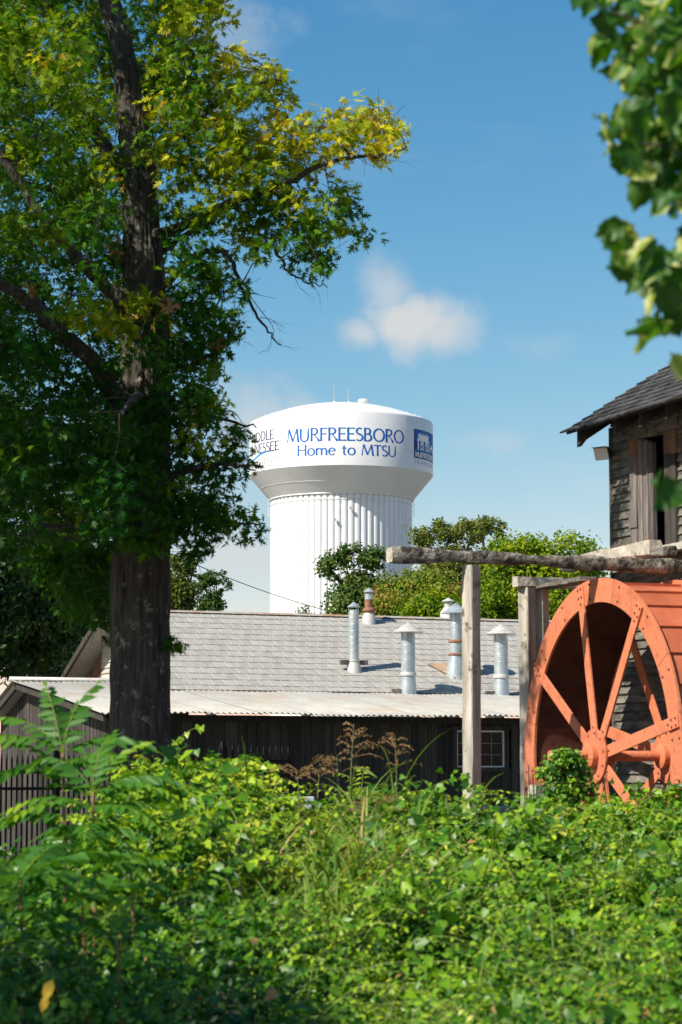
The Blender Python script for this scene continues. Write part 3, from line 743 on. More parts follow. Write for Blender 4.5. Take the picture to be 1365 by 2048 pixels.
    def roofpt(px, py): return hit(px, py, mp0, mn)
    def stack(name, label, px, py_base, prof_fn, group='vent stacks on the shed roof'):
        p = roofpt(px, py_base); sc = p.y / FPX
        r_ = empty(name, p); tag(r_, label, 'vent stack', group)
        prof_fn(r_, sc); return r_
    def duct(root, sc, r, z0, z1, rings, mat='galv_m'):
        d = MB().lathe([(r, z0), (r, z1)], 28).build('duct', mat, root, sharp=40)
        for z in rings:
            MB().lathe([(r*1.0, z-.008), (r*1.035, z-.003), (r*1.035, z+.003), (r, z+.008)], 28, cap=False).build('seam', mat, d, smooth=True)
    def conecap(root, r, z, h, mat='cap_m', legs=True, duct_r=.1):
        MB().lathe([(r*.98, z-.012), (r, z), (r*.5, z+h*.52), (.015, z+h)], 28).build('rain_cap', mat, root, sharp=40)
        if legs:
            for a in range(0, 360, 90):
                x, y = duct_r*math.cos(R(a+30)), duct_r*math.sin(R(a+30))
                MB().tube([(x, y, z-.16), (x*1.15, y*1.15, z+.02)], .006, 5).build('strap', 'galv_m', root)
    def s1(root, sc):
        H = 130*sc; r = 10.2*sc
        duct(root, sc, r, -.12, H-.10, [H*q for q in (.3,.4,.5,.6,.7,.8,.88)])
        MB().lathe([(r*1.75, -.22), (r*1.35, .10), (r*1.12, .16), (r*1.3, .165), (r*1.3, .185), (r, .19)], 28).build('base_flange', 'cap_m', root, sharp=40)
        conecap(root, r*1.3, H-.03, .09, 'galv_m', True, r)
        for s in (-1, 1):
            MB().obox(Vector((0, 0, .16)) + SU*(s*.17), SU, SV, UP, (-.11, .11), (-.05, .05), (-.06, .03)).build('timber_chock', 'plank_m', root)
    stack('vent_stack', 'slim spiral-ribbed vent pipe with small cap beside two dark timber chocks', 708, 1340, s1)
    def s3(root, sc, H0=145, cap_w=31):
        H = H0*sc; r = 14*sc
        MB().lathe([(r*1.28, -.15), (r*1.22, .0), (r*1.02, .36)], 28).build('base_cone', 'galv_m', root, sharp=40)
        MB().lathe([(r*1.16, .36), (r*1.2, .375), (r*1.08, .43)], 28).build('storm_collar', 'cap_m', root, sharp=40)
        duct(root, sc, r, .34, H-.19, [H*q for q in (.48,.58,.68,.78)])
        duct(root, sc, r*.96, H-.3, H-.10, [], 'rust_m')
        conecap(root, cap_w*sc, H-.185, .185, 'cap_m', True, r)
        MB().obox(Vector((0, 0, .06)) - SU*.24, SU, SV, UP, (-.1, .09), (-.04, .04), (-.03, .05)).build('timber_chock', 'plank_m', root)
    stack('vent_stack', 'wide vent pipe with broad pale cone cap, between the slim pipe and the timber post', 817, 1390, s3)
    stack('vent_stack', 'wide cone-capped vent pipe between the two timber posts', 1003, 1394, s3)
    def s4(root, sc):
        r = 13*sc; H = 143*sc
        MB().lathe([(r*1.75, -.3), (r*1.7, -.05), (r*1.1, .40)], 28).build('base_cone', 'galv_m', root, sharp=40)
        for z, k in ((.40, 1.25), (.66, 1.2)):
            MB().lathe([(r*1.0, z-.03), (r*k, z-.02), (r*k, z+.005), (r, z+.03)], 28).build('storm_collar', 'rust_m', root, sharp=40)
        duct(root, sc, r*1.03, .38, .68, []); duct(root, sc, r*.92, .66, H-.18, [H*.62, H*.72])
        conecap(root, 29*sc, H-.19, .20, 'galv_m', True, r)
        g = MB(); g.add([mf*-.55 + SU*-.42 + mn*.03, mf*-.55 + SU*.30 + mn*.03, mf*.16 + SU*.34 + mn*.03, mf*.20 + SU*-.14 + mn*.03,
                         mf*-.55 + SU*-.42 + mn*.022, mf*-.55 + SU*.30 + mn*.022, mf*.16 + SU*.34 + mn*.022, mf*.20 + SU*-.14 + mn*.022], [(0,3,2,1),(4,5,6,7),(0,4,7,3),(3,7,6,2)])
        g.build('flashing_plate', 'rust_plate_m', root)
    stack('vent_stack', 'tall jointed vent with peaked cap on a rusty plate, half behind the post', 913, 1350, s4)
    def s2(root, sc):
        r = 8*sc
        MB().lathe([(r*1.75, -.12), (r*1.6, .12), (r*1.1, .2)], 24).build('base_flange', 'cap_m', root, sharp=40)
        MB().lathe([(r*1.25, .18), (r*1.7, .23), (r*1.6, .26), (r, .3)], 24).build('storm_collar', 'rust_m', root, sharp=40)
        MB().lathe([(r, .26), (r, .48)], 24).build('pipe', 'rust_m', root, sharp=40)
        MB().lathe([(r*1.02, .46), (r*1.05, .58), (r*.7, .585)], 24).build('sleeve', 'galv_m', root, sharp=40)
        conecap(root, r*1.45, .62, .08, 'galv_m', True, r)
    stack('flue_pipe', 'short rusty flue pipe with pale cap near the roof ridge', 738, 1244, s2)
    def s6(root, sc):
        r = 9*sc
        MB().lathe([(r*2.0, -.4), (r*1.8, .02), (r*1.0, .12)], 24).build('base_flange', 'cap_m', root, sharp=40)
        MB().lathe([(r*.95, .1), (r*.95, .22)], 24).build('pipe', 'cap_m', root, sharp=40)
        conecap(root, r*1.5, .25, .07, 'cap_m', True, r)
    p = ridge(7) ; 
    q = hit(897, 1226, sp(0, MR1 + .5, 0), SV)
    r_ = empty('ridge_vent', q); tag(r_, 'small white capped vent peeking over the ridge beside the peaked cap', 'vent stack'); s6(r_, q.y / FPX)
build_shed()

# ------------------------------------------------------------------ iron picket fence in front of the shed
def build_fence(label, pxs, Y0, Y1, top_y, spacing, rail_mat='iron_m'):
    a = at(pxs[0], HOR, Y0); b = at(pxs[1], HOR, Y1); a.z = b.z = 0
    d = (b - a); Ln = d.length; d.normalize()
    root = empty('picket_fence', a); tag(root, label, 'fence', 'iron picket fences before the shed')
    ht = at(pxs[0], top_y, Y0).z
    n = int(Ln / spacing)
    pm = MB().tube([(0, 0, 0), (0, 0, ht - .10)], .0135, 6).tube([(0, 0, ht - .10), (0, 0, ht - .07), (0, 0, ht)], [.0136, .017, .003], 6).mesh('picket', 'iron_m')
    for i in range(n + 1):
        inst('picket', pm, root, Matrix.Translation(d * (i * spacing)))
    for z in (ht - .22, ht - .42 if ht > 1.6 else ht - .3, .25):
        MB().obox(Vector((0, 0, z)), d, d.cross(UP), UP, (-.02, Ln + .02), (-.012, .012), (-.018, .018)).build('rail', rail_mat, root)
    for i in range(0, n + 1, 14):
        MB().obox(d * (i * spacing + spacing / 2), d, d.cross(UP), UP, (-.028, .028), (-.028, .028), (0, ht + .05)).build('post', 'iron_m', root)
build_fence('black iron picket fence behind the oak trunk and the sumac fronds', (-40, 300), 29.5, 31.0, 1508, .074)
build_fence('black iron picket fence panel before the shed wall right of the oak', (440, 580), 33.5, 34.2, 1490, .105)

# ------------------------------------------------------------------ mill, wheel and flume timbers (s along the axle towards the mill, t along the mill wall towards the viewer)
MA = Vector((math.cos(R(20)), math.sin(R(20)), 0)); MW = Vector((math.sin(R(20)), -math.cos(R(20)), 0))
WC = at(1197, 1512, 25.0); WR = 1.835
def ml(s, t, z): return Vector((WC.x, WC.y, 0)) + MA * s + MW * t + UP * z
SW = 1.20                                     # wall plane
def build_mill():
    root = empty('mill_building', ml(SW + 2.5, 1, 0)); inv = Matrix.Translation(-root.location)
    tag(root, 'weathered dark clapboard mill with shake roof behind the orange waterwheel', 'building')
    def part(mb, name, mat, parent=root, **kw):
        o = mb.build(name, mat, parent, **kw)
        if parent is root: o.matrix_parent_inverse = inv
        return o
    TC, TE = -1.98, 4.2
    ZE = 5.50; tanp = .625
    part(MB().obox(ml(SW, 0, 0), MA, MW, UP, (.40, 4.6), (TC + .03, TE), (-.1, ZE + .25)), 'wall_core', 'mill_dark_m')
    wall = part(MB().obox(ml(SW, 0, 0), MA, MW, UP, (.0, .028), (TC, TE), (-.1, .10)), 'wall', 'clap_m')
    ot0, ot1, oz0, oz1 = -1.47, -.66, 4.18, 5.38
    z = .12; k = 0
    while z < 5.72:
        spans = [(TC, TE)]
        if oz0 - .1 < z < oz1 + .06: spans = [(TC, ot0), (-.38, TE)]
        for a, b in spans:
            d = random.uniform(0, .008)
            mb = MB().add([ml(SW - .034 - d, a, z), ml(SW - .034 - d, b, z), ml(SW - .010, b, z + .107), ml(SW - .010, a, z + .107),
                           ml(SW, a, z), ml(SW, b, z), ml(SW, b, z + .107), ml(SW, a, z + .107)], [(0,1,2,3),(0,4,5,1),(3,2,6,7),(0,3,7,4),(1,5,6,2)])
            mb.build('clapboard', 'clap_m', wall)
        z += .098
    part(MB().obox(ml(SW, 0, 0), MA, MW, UP, (-.045, .05), (TC - .025, TC + .015), (-.1, 5.6)), 'corner_board', 'clap_m')
    part(MB().obox(ml(SW, 0, 0), MA, MW, UP, (.05, .42), (TC - .01, TC + .012), (-.1, 5.6)), 'end_wall', 'clap_m')
    part(MB().obox(ml(SW, 0, 0), MA, MW, UP, (.41, .45), (TC + .04, TE), (5.70, 6.03)), 'attic_board', 'mill_dark_m')
    # loft doorway: jamb planks, header, half-open plank leaf, dark inside
    dw = part(MB().obox(ml(SW, 0, 0), MA, MW, UP, (-.05, .05), (ot0 - .04, ot1 + .32), (oz1, oz1 + .16)), 'doorway', 'clap_m')
    MB().obox(ml(SW, 0, 0), MA, MW, UP, (-.055, .03), (ot0, ot0 + .17), (oz0 - .05, oz1 - .17)).build('plank', 'plank_m', dw)
    MB().obox(ml(SW, 0, 0), MA, MW, UP, (-.062, .03), (ot0 - .005, ot0 + .175), (oz1 - .168, oz1 - .003)).build('plank', 'brown_board_m', dw)
    MB().obox(ml(SW, 0, 0), MA, MW, UP, (-.07, -.056), (ot0 - .01, ot0 + .18), (oz0 + .22, oz0 + .42)).build('batten', 'plank_m', dw)
    for i in range(3):
        MB().obox(ml(SW, 0, 0), MA, MW, UP, (-.045 + .01*i, .02), (ot0 + .176 + i*.11, ot0 + .28 + i*.11), (oz0 - .05, oz1 - .01 - .03*i)).build('plank', 'plank_m', dw)
    for i in range(2):
        MB().obox(ml(SW, 0, 0), MA, MW, UP, (-.05, .03), (ot1 + .0 + i*.13, ot1 + .125 + i*.13), (oz0 - .05, oz1 - .25 - .02*i)).build('plank', 'gable_board_m', dw)
        MB().obox(ml(SW, 0, 0), MA, MW, UP, (-.052, .03), (ot1 + .0 + i*.13, ot1 + .125 + i*.13), (oz1 - .245 - .02*i, oz1 - .005)).build('plank', 'brown_board_m', dw)
    MB().obox(ml(SW, 0, 0), MA, MW, UP, (-.16, .02), (ot0 + .1, TE), (oz0 - .13, oz0 - .055)).build('sill', 'hewn_m', dw)
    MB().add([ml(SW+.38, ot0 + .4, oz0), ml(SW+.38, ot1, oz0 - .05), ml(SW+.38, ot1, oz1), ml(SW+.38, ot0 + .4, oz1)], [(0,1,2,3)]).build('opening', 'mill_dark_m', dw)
    # roof: deck, rafters, individual shakes
    OV = .54
    p = math.atan(tanp); rf = (MA * math.cos(p) + UP * math.sin(p)); rn = (UP * math.cos(p) - MA * math.sin(p))
    E = ml(SW - OV, 0, ZE)
    T0 = TC - .16
    deck = part(MB().obox(E, rf, MW, rn, (.03, 3.6), (T0 + .03, TE), (.0, .03)), 'roof', 'mill_dark_m')
    part(MB().obox(ml(SW + 2.6, 0, ZE + (OV + 2.6) * tanp), MA * math.cos(p) - UP * math.sin(p), MW, UP, (-.05, 3.4), (T0, TE), (-.02, .05)), 'back_roof', 'mill_shake_m')
    for t in (TC + .02, -1.05, -.45, .15):
        MB().add([E + MW*t + rf*.10 - rn*.005, E + MW*(t+.05) + rf*.10 - rn*.005, E + MW*(t+.05) + rf*.95 - rn*.005, E + MW*t + rf*.95 - rn*.005,
                  E + MW*t + rf*.10 - UP*.17, E + MW*(t+.05) + rf*.10 - UP*.17, E + MW*(t+.05) + rf*.95 - rn*.13, E + MW*t + rf*.95 - rn*.13],
                 [(0,1,2,3),(4,7,6,5),(0,4,5,1),(0,3,7,4),(1,5,6,2)]).build('rafter', 'mill_dark_m', deck)
    # outlookers under the rake show as dark triangles
    for q, hh in ((.18, .22), (.62, .16)):
        MB().add([E + MW*(T0+.02) + rf*q - rn*.004, E + MW*(T0+.02) + rf*(q+.42) - rn*.004, E + MW*(T0+.02) + rf*q - UP*hh,
                  E + MW*(T0+.14) + rf*q - rn*.004, E + MW*(T0+.14) + rf*(q+.42) - rn*.004, E + MW*(T0+.14) + rf*q - UP*hh],
                 [(0,1,2),(3,5,4),(0,2,5,3),(1,4,5,2)]).build('bracket', 'mill_dark_m', deck)
    c = 0
    while c * .165 < 3.4:
        t = T0 - random.uniform(0, .04)
        tmax = .5 if c < 12 else .1
        while t < tmax:
            w = random.uniform(.09, .17); lift = .055 + random.uniform(0, .012); bj = random.uniform(-.018, .018)
            o = E + MW * t + rf * (c * .165 - .02 + bj)
            Lk = .25
            A = [o + rn*(lift), o + MW*(w-.006) + rn*(lift + random.uniform(-.004, .004)), o + MW*(w-.006) + rf*Lk + rn*.036, o + rf*Lk + rn*.036]
            B = [q - rn*.020 for q in A]
            MB().add(A + B, [(0,1,2,3),(7,6,5,4),(0,4,5,1),(0,3,7,4),(1,5,6,2)]).build('shake', 'mill_shake_m', deck)
            t += w
        c += 1
    part(MB().obox(E, rf, MW, rn, (0.0, 3.4), (.55, TE), (.032, .07)), 'roof_covering', 'mill_shake_m')
build_mill()

def build_floodlight():
    p = ml(SW - .10, -1.92, 5.30)
    root = empty('floodlight', p); tag(root, 'small black floodlight with pale lens under the mill eave', 'lamp')
    M = Matrix((MW, -MA, UP)).transposed()
    tilt = Matrix.Rotation(R(-38), 3, 'X') @ Matrix.Identity(3)
    d = (-MA * .78 - UP * .30 + MW * .42).normalized(); x = MW.cross(d).normalized(); x = d.cross(UP).normalized(); y = x.cross(d)
    c = -MA * .06
    def fr(w, h, o): return [c + d*o - x*w - y*h, c + d*o + x*w - y*h, c + d*o + x*w + y*h, c + d*o - x*w + y*h]
    MB().add(fr(.05, .04, -.08) + fr(.10, .075, .03), [(3,2,1,0),(4,5,6,7),(0,1,5,4),(1,2,6,5),(2,3,7,6),(3,0,4,7)]).build('housing', 'lamp_case_m', root)
    MB().add(fr(.092, .068, .034) + fr(.092, .068, .04), [(3,2,1,0),(4,5,6,7),(0,1,5,4),(1,2,6,5),(2,3,7,6),(3,0,4,7)]).build('lens', 'lamp_lens_m', root)
    MB().add(fr(.105, .005, .03)[:2] + [c + d*.10 + x*.105 + y*.085, c + d*.10 - x*.105 + y*.085] + [c + d*.03 - x*.105 + y*.08, c + d*.03 + x*.105 + y*.08], [(4,5,2,3)]).build('visor', 'lamp_case_m', root)
    MB().tube([c, MA * .10], .02, 8).build('bracket', 'lamp_case_m', root)
build_floodlight()

def build_wheel():
    root = empty('waterwheel', ml(0, 0, 0)); tag(root, 'large orange painted iron waterwheel with riveted spokes against the mill', 'waterwheel')
    zc = WC.z; WD = .88
    C = UP * zc
    def pt(s, r, a): return C + MA * s + (MW * math.cos(a) + UP * math.sin(a)) * r
    RI = 1.585
    def rim(s0, s1, name):
        for q in range(8):
            a0, a1 = R(q*45 - 12.5) + .002, R(q*45 + 32.5) - .002
            n = 12; mb = MB(); vs = []
            for i in range(n + 1):
                a = a0 + (a1 - a0) * i / n
                vs += [pt(s0, RI, a), pt(s0, WR, a), pt(s1, WR, a), pt(s1, RI, a)]
            fs = []
            for i in range(n):
                b = 4*i
                fs += [(b, b+4, b+5, b+1), (b+1, b+5, b+6, b+2), (b+2, b+6, b+7, b+3), (b+3, b+7, b+4, b)]
            fs += [(0,1,2,3), (4*n+3, 4*n+2, 4*n+1, 4*n)]
            mb.add(vs, fs).build(name, 'wheel_m', root, sharp=30)
    rim(0, .028, 'rim_plate'); rim(WD - .028, WD, 'rim_plate')
    # sole (inner skin) and bucket plates between the rims
    nb = 32
    for q in range(nb):
        a0, a1 = 2*math.pi*q/nb, 2*math.pi*(q+1)/nb
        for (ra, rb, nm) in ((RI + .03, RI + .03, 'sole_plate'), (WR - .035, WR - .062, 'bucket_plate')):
            n = 4; vs = []
            for i in range(n + 1):
                a = a0 + (a1 - a0) * i / n; r = ra + (rb - ra) * (i / n)
                vs += [pt(.03, r, a), pt(WD - .03, r, a), pt(.03, r - (.012 if nm == 'sole_plate' else .045), a), pt(WD - .03, r - (.012 if nm == 'sole_plate' else .045), a)]
            fs = []
            for i in range(n):
                b = 4*i
                fs += [(b, b+1, b+5, b+4), (b+2, b+6, b+7, b+3)]
            fs += [(0,2,3,1), (4*n, 4*n+1, 4*n+3, 4*n+2)]
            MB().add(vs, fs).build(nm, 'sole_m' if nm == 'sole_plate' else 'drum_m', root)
    bolt = MB().lathe([(.014, 0), (.014, .007), (.008, .012)], 8).mesh('bolt', 'bolt_m')
    def Mface(p): # bolt axis towards the viewer side (-MA)
        return Matrix.Translation(p) @ Matrix((MW, UP, -MA)).transposed().to_4x4()
    for side, s in ((0, -.012), (1, WD - .065)):
        off = 10.4 if side == 0 else 32.0
        # hub
        hb = MB()
        Mx = Matrix((MW, UP, -MA)).transposed()
        hub = hb.lathe([(.09, -.10), (.12, -.09), (.12, .05), (.17, .055), (.17, .075), (.28, .08), (.28, .10), (.13, .105), (.13, .17), (.10, .185), (.07, .19)][::1], 28, c=C + MA * (s + .06), M=Mx).build('hub', 'wheel_m', root, sharp=30)
        for q in range(8):
            a = R(q * 45.6 + off) if q < 4 else R(q * 45 + off + 2)
            ex = MW * math.cos(a) + UP * math.sin(a); ey = -MW * math.sin(a) + UP * math.cos(a)
            w = .062
            spk = MB().obox(C + MA * s, ex, ey, MA, (.16, WR - .03), (-w, w), (-.012, .012)).build('spoke', 'wheel_m', root, bevel=.004)
            if side == 0 or True:
                for (rr, cc) in ((WR-.06, -.035), (WR-.06, .035), (WR-.15, -.035), (WR-.15, .035), (WR-.22, 0), (.22, -.03), (.22, .03), (.30, 0)):
                    o = inst('bolt', bolt, spk, Mface(C + MA * (s - .012) + ex * rr + ey * cc))
        for q in range(10):
            a = 2*math.pi*q/10 + .2
            inst('bolt', bolt, hub, Mface(C + MA * (s - .04) + (MW*math.cos(a) + UP*math.sin(a)) * .235))
    MB().tube([C - MA*.55, C + MA*(SW + .1)], .055, 20).build('axle', 'wheel_m', root, sharp=40)
    for q in range(16):
        a = 2*math.pi*q/16
        for r in (RI + .05, WR - .05):
            inst('bolt', bolt, root, Mface(pt(-.001, r, a + .09)))
build_wheel()

def timber(name, label, cat, a, b, w, h, mat, rough=.006, seg=10, group=None, upv=UP, taper=1.0, smooth=False, checks=True):
    """a hand-hewn timber: uneven edges along its length, chamfered section"""
    a, b = Vector(a), Vector(b); d = (b - a); Ln = d.length; d.normalize()
    x = upv.cross(d); x = x.normalized() if x.length > 1e-4 else Vector((1, 0, 0)); y = d.cross(x).normalized()
    o0 = Vector(a); mb = MB(); ch = .16
    prof = [(-1, -1+ch), (-1+ch, -1), (1-ch, -1), (1, -1+ch), (1, 1-ch), (1-ch, 1), (-1+ch, 1), (-1, 1-ch)]
    ph = random.uniform(0, 9)
    for i in range(seg + 1):
        t = i / seg; k = 1 + (taper - 1) * t
        bx, by = rough * 1.2 * math.sin(t * 5 + ph), rough * 1.2 * math.cos(t * 4 + ph * 2)
        for (u, v) in prof:
            mb.v.append(tuple(d * (Ln * t) + x * (u * w / 2 * k + bx + random.uniform(-rough, rough)) + y * (v * h / 2 * k + by + random.uniform(-rough, rough))))
    n = len(prof)
    for i in range(seg):
        for k in range(n): mb.f.append((i*n+k, i*n+(k+1) % n, (i+1)*n+(k+1) % n, (i+1)*n+k))
    mb.f.append(tuple(range(n))[::-1]); mb.f.append(tuple(seg*n + k for k in range(n)))
    o = mb.build(name, mat)
    o.location = o0
    tag(o, label, cat, group)
    return o
def build_flume():
    # log over the wheel
    sL = -2.30; zb = WC.z + WR + .07
    a, b = ml(sL, .0, zb + .10), ml(SW - .05, .0, zb + .085)
    d = (b - a); mb = MB(); n = 14; seg = 34; pts = []; 
    x = UP.cross(d).normalized(); y = d.normalized().cross(x)
    for i in range(seg + 1):
        t = i / seg
        r = .074 + .012 * math.sin(t * 9 + 1) + .010 * math.sin(t * 23) + .006 * math.sin(t * 51)
        c = d * t + UP * (.012 * math.sin(t * 6)) 
        for k in range(n):
            an = 2*math.pi*k/n
            sq = 1 / max(abs(math.cos(an)), abs(math.sin(an))) ** .85
            rr = r * sq * (1 + random.uniform(-.11, .11))
            mb.v.append(tuple(c + x * (math.cos(an) * rr * 1.05) + y * (math.sin(an) * rr * .86)))
    for i in range(seg):
        for k in range(n): mb.f.append((i*n+k, i*n+(k+1) % n, (i+1)*n+(k+1) % n, (i+1)*n+k))
    body = MB(); 
    root = mb.build('flume_log', 'log_m', sharp=60); root.location = a
    tag(root, 'long mossy grey hewn log running level above the waterwheel', 'log')
    e0 = MB().add([mb.v[k] for k in range(n)], [tuple(range(n))[::-1]]).build('sawn_end', 'hewn_m', root)
    e1 = MB().add([mb.v[seg*n + k] for k in range(n)], [tuple(range(n))]).build('sawn_end', 'hewn_m', root)
    # second beam behind the wheel
    tr = -1.9; zr = 3.80
    timber('flume_beam', 'squared beam under the log, its sawn end catching the sun on the double post', 'beam', ml(-.07, tr, zr), ml(2.4, tr, zr), .15, .115, 'hewn_m', .006)
    # cross beams lying on top of the log
    timber('cross_beam', 'thick pale hewn beam lying across the log beside the mill wall', 'beam', ml(.72, -2.2, zb + .27), ml(.72, -.03, zb + .27), .15, .15, 'hewn_m', .012)
    timber('cross_beam', 'short beam with square sunlit end between the pale hewn beam and mill', 'beam', ml(.98, -2.0, zb + .26), ml(.98, -.16, zb + .26), .10, .10, 'log_m', .006)
    timber('flume_plank', 'dark weathered plank spanning just over the waterwheel drum', 'beam', ml(.25, tr - .05, zb - .02), ml(.25, tr + 1.2, zb - .02), .2, .05, 'clap_m', .004)
    # posts
    def post(label, p, top, w, mat='timber_m', ang=0.0):
        q = Vector((p.x, p.y, 0))
        u = Vector((math.cos(ang), math.sin(ang), 0))
        return timber('timber_post', label, 'post', q - UP * .1, Vector((p.x, p.y, top)), w, w, mat, .004, 14, 'timber posts carrying the flume', upv=u)
    p = ml(-1.41, .0, 0)
    post('single weathered grey post holding up the free end of the log', p, zb + .02, .142, ang=R(45))
    p2 = ml(.08, tr, 0)
    post('bright front post of the pair beside the orange wheel rim', p2, zr - .06, .145, ang=R(42))
    p3 = p2 + Vector((.165, .12, 0))
    post('shaded rear post of the pair beside the orange wheel rim', p3, zr - .06, .12, ang=R(42))
    ps = at(1074, 1570, 23.6)
    post('short grey stump post standing in front of the wheel rim', ps, ps.z, .13, ang=R(30))
build_flume()

# low stone ledge and pale trough glimpsed between weeds and shed
def build_small():
    p = at(895, 1612, 30); root = empty('stone_ledge', (p.x, p.y, 0)); tag(root, 'low pale stone ledge along the foot of the shed wall', 'wall')
    x = -.9
    while x < 1.2:
        w = random.uniform(.14, .3)
        MB().box((x + w/2, 0, p.z/2), (w - .012, .25, p.z + random.uniform(-.02, .04)), None, .012).build('stone', 'stone_m', root, bevel=.01); x += w
    p = at(545, 1592, 24.5); root = empty('water_trough', (p.x, p.y, 0)); tag(root, 'pale blue-grey trough edge glimpsed behind the weeds', 'trough')
    MB().box((0, 0, p.z - .03), (.85, .42, .05)).box((0, 0, (p.z - .06) / 2), (.8, .38, p.z - .06)).build('basin', 'water_trough_m', root, bevel=.01)
build_small()

# utility pole and wires
def build_wires():
    p = at(142, 1330, 62); root = empty('utility_pole', (p.x, p.y, 0)); tag(root, 'slim pale utility pole behind the left trees', 'pole')
    top = at(147, 1120, 62).z + 1.5
    MB().tube([(0, 0, -.2), (.05, 0, top * .6), (.08, 0, top)], [.07, .06, .045], 10).build('pole_shaft', 'pole_m', root, smooth=True)
    MB().box((.08, 0, top - .35), (1.6, .09, .11)).build('crossarm', 'pole_m', root)
    for x in (-.6, 0, .75):
        MB().lathe([(.03, 0), (.045, .05), (.03, .1), (.02, .13)], 10, c=(.08 + x, 0, top - .29)).build('insulator', 'galv_m', root)
    def wire(label, a, b, sag, r):
        pts = []
        for i in range(25):
            t = i / 24; q = a.lerp(b, t); q.z -= sag * 4 * t * (1 - t); pts.append(q - a)
        o = MB().tube(pts, r, 6).build('power_line', 'iron_m', smooth=True); o.location = a
        tag(o, label, 'wire')
    wire('thin dark power line slanting down across the tower foot', Vector((p.x + .1, p.y, top - .16)), at(720, 1236, 95), .35, .014)
    wire('thin pale cable crossing the left trees to the pole', at(-60, 1318, 58), at(160, 1302, 61.9), .05, .016)
build_wires()
# ------------------------------------------------------------------ vegetation helpers
def smooth_path(pts, n=6):
    P = [np.array(p, float) for p in pts]; out = []
    for i in range(len(P) - 1):
        p0, p1, p2, p3 = P[max(i-1, 0)], P[i], P[i+1], P[min(i+2, len(P)-1)]
        for k in range(n):
            t = k / n
            out.append(.5 * ((2*p1) + (-p0+p2)*t + (2*p0-5*p1+4*p2-p3)*t*t + (-p0+3*p1-3*p2+p3)*t**3))
    out.append(P[-1]); return out
def lerp_list(vals, n):
    xs = np.linspace(0, len(vals) - 1, n); return list(np.interp(xs, range(len(vals)), vals))
def inpoly(x, y, poly):
    c = False; j = len(poly) - 1
    for i in range(len(poly)):
        xi, yi = poly[i]; xj, yj = poly[j]
        if (yi > y) != (yj > y) and x < (xj - xi) * (y - yi) / (yj - yi) + xi: c = not c
        j = i
    return c
def clump_leaves(cen, rad, per, lsize, vbase, flat=.7, out_from=None, up=.5):
    """leaf positions, normals, sizes, v for a list of clump centres"""
    n = len(cen); per = np.asarray(per if hasattr(per, '__len__') else [per] * n)
    idx = np.repeat(np.arange(n), per); N_ = len(idx)
    d = unit(rng.normal(size=(N_, 3))); r = rng.random(N_) ** .45
    off = d * (r * np.asarray(rad)[idx])[:, None]; off[:, 2] *= flat
    pos = np.asarray(cen)[idx] + off
    nr = rng.normal(size=(N_, 3)) * .55 + d * .45 + np.array([0, 0, up])
    if out_from is not None: nr += unit(pos - out_from) * .3
    s = lsize * rng.uniform(.65, 1.2, N_)
    v = np.asarray(vbase)[idx] + rng.normal(size=N_) * .10
    return pos, nr, s, v

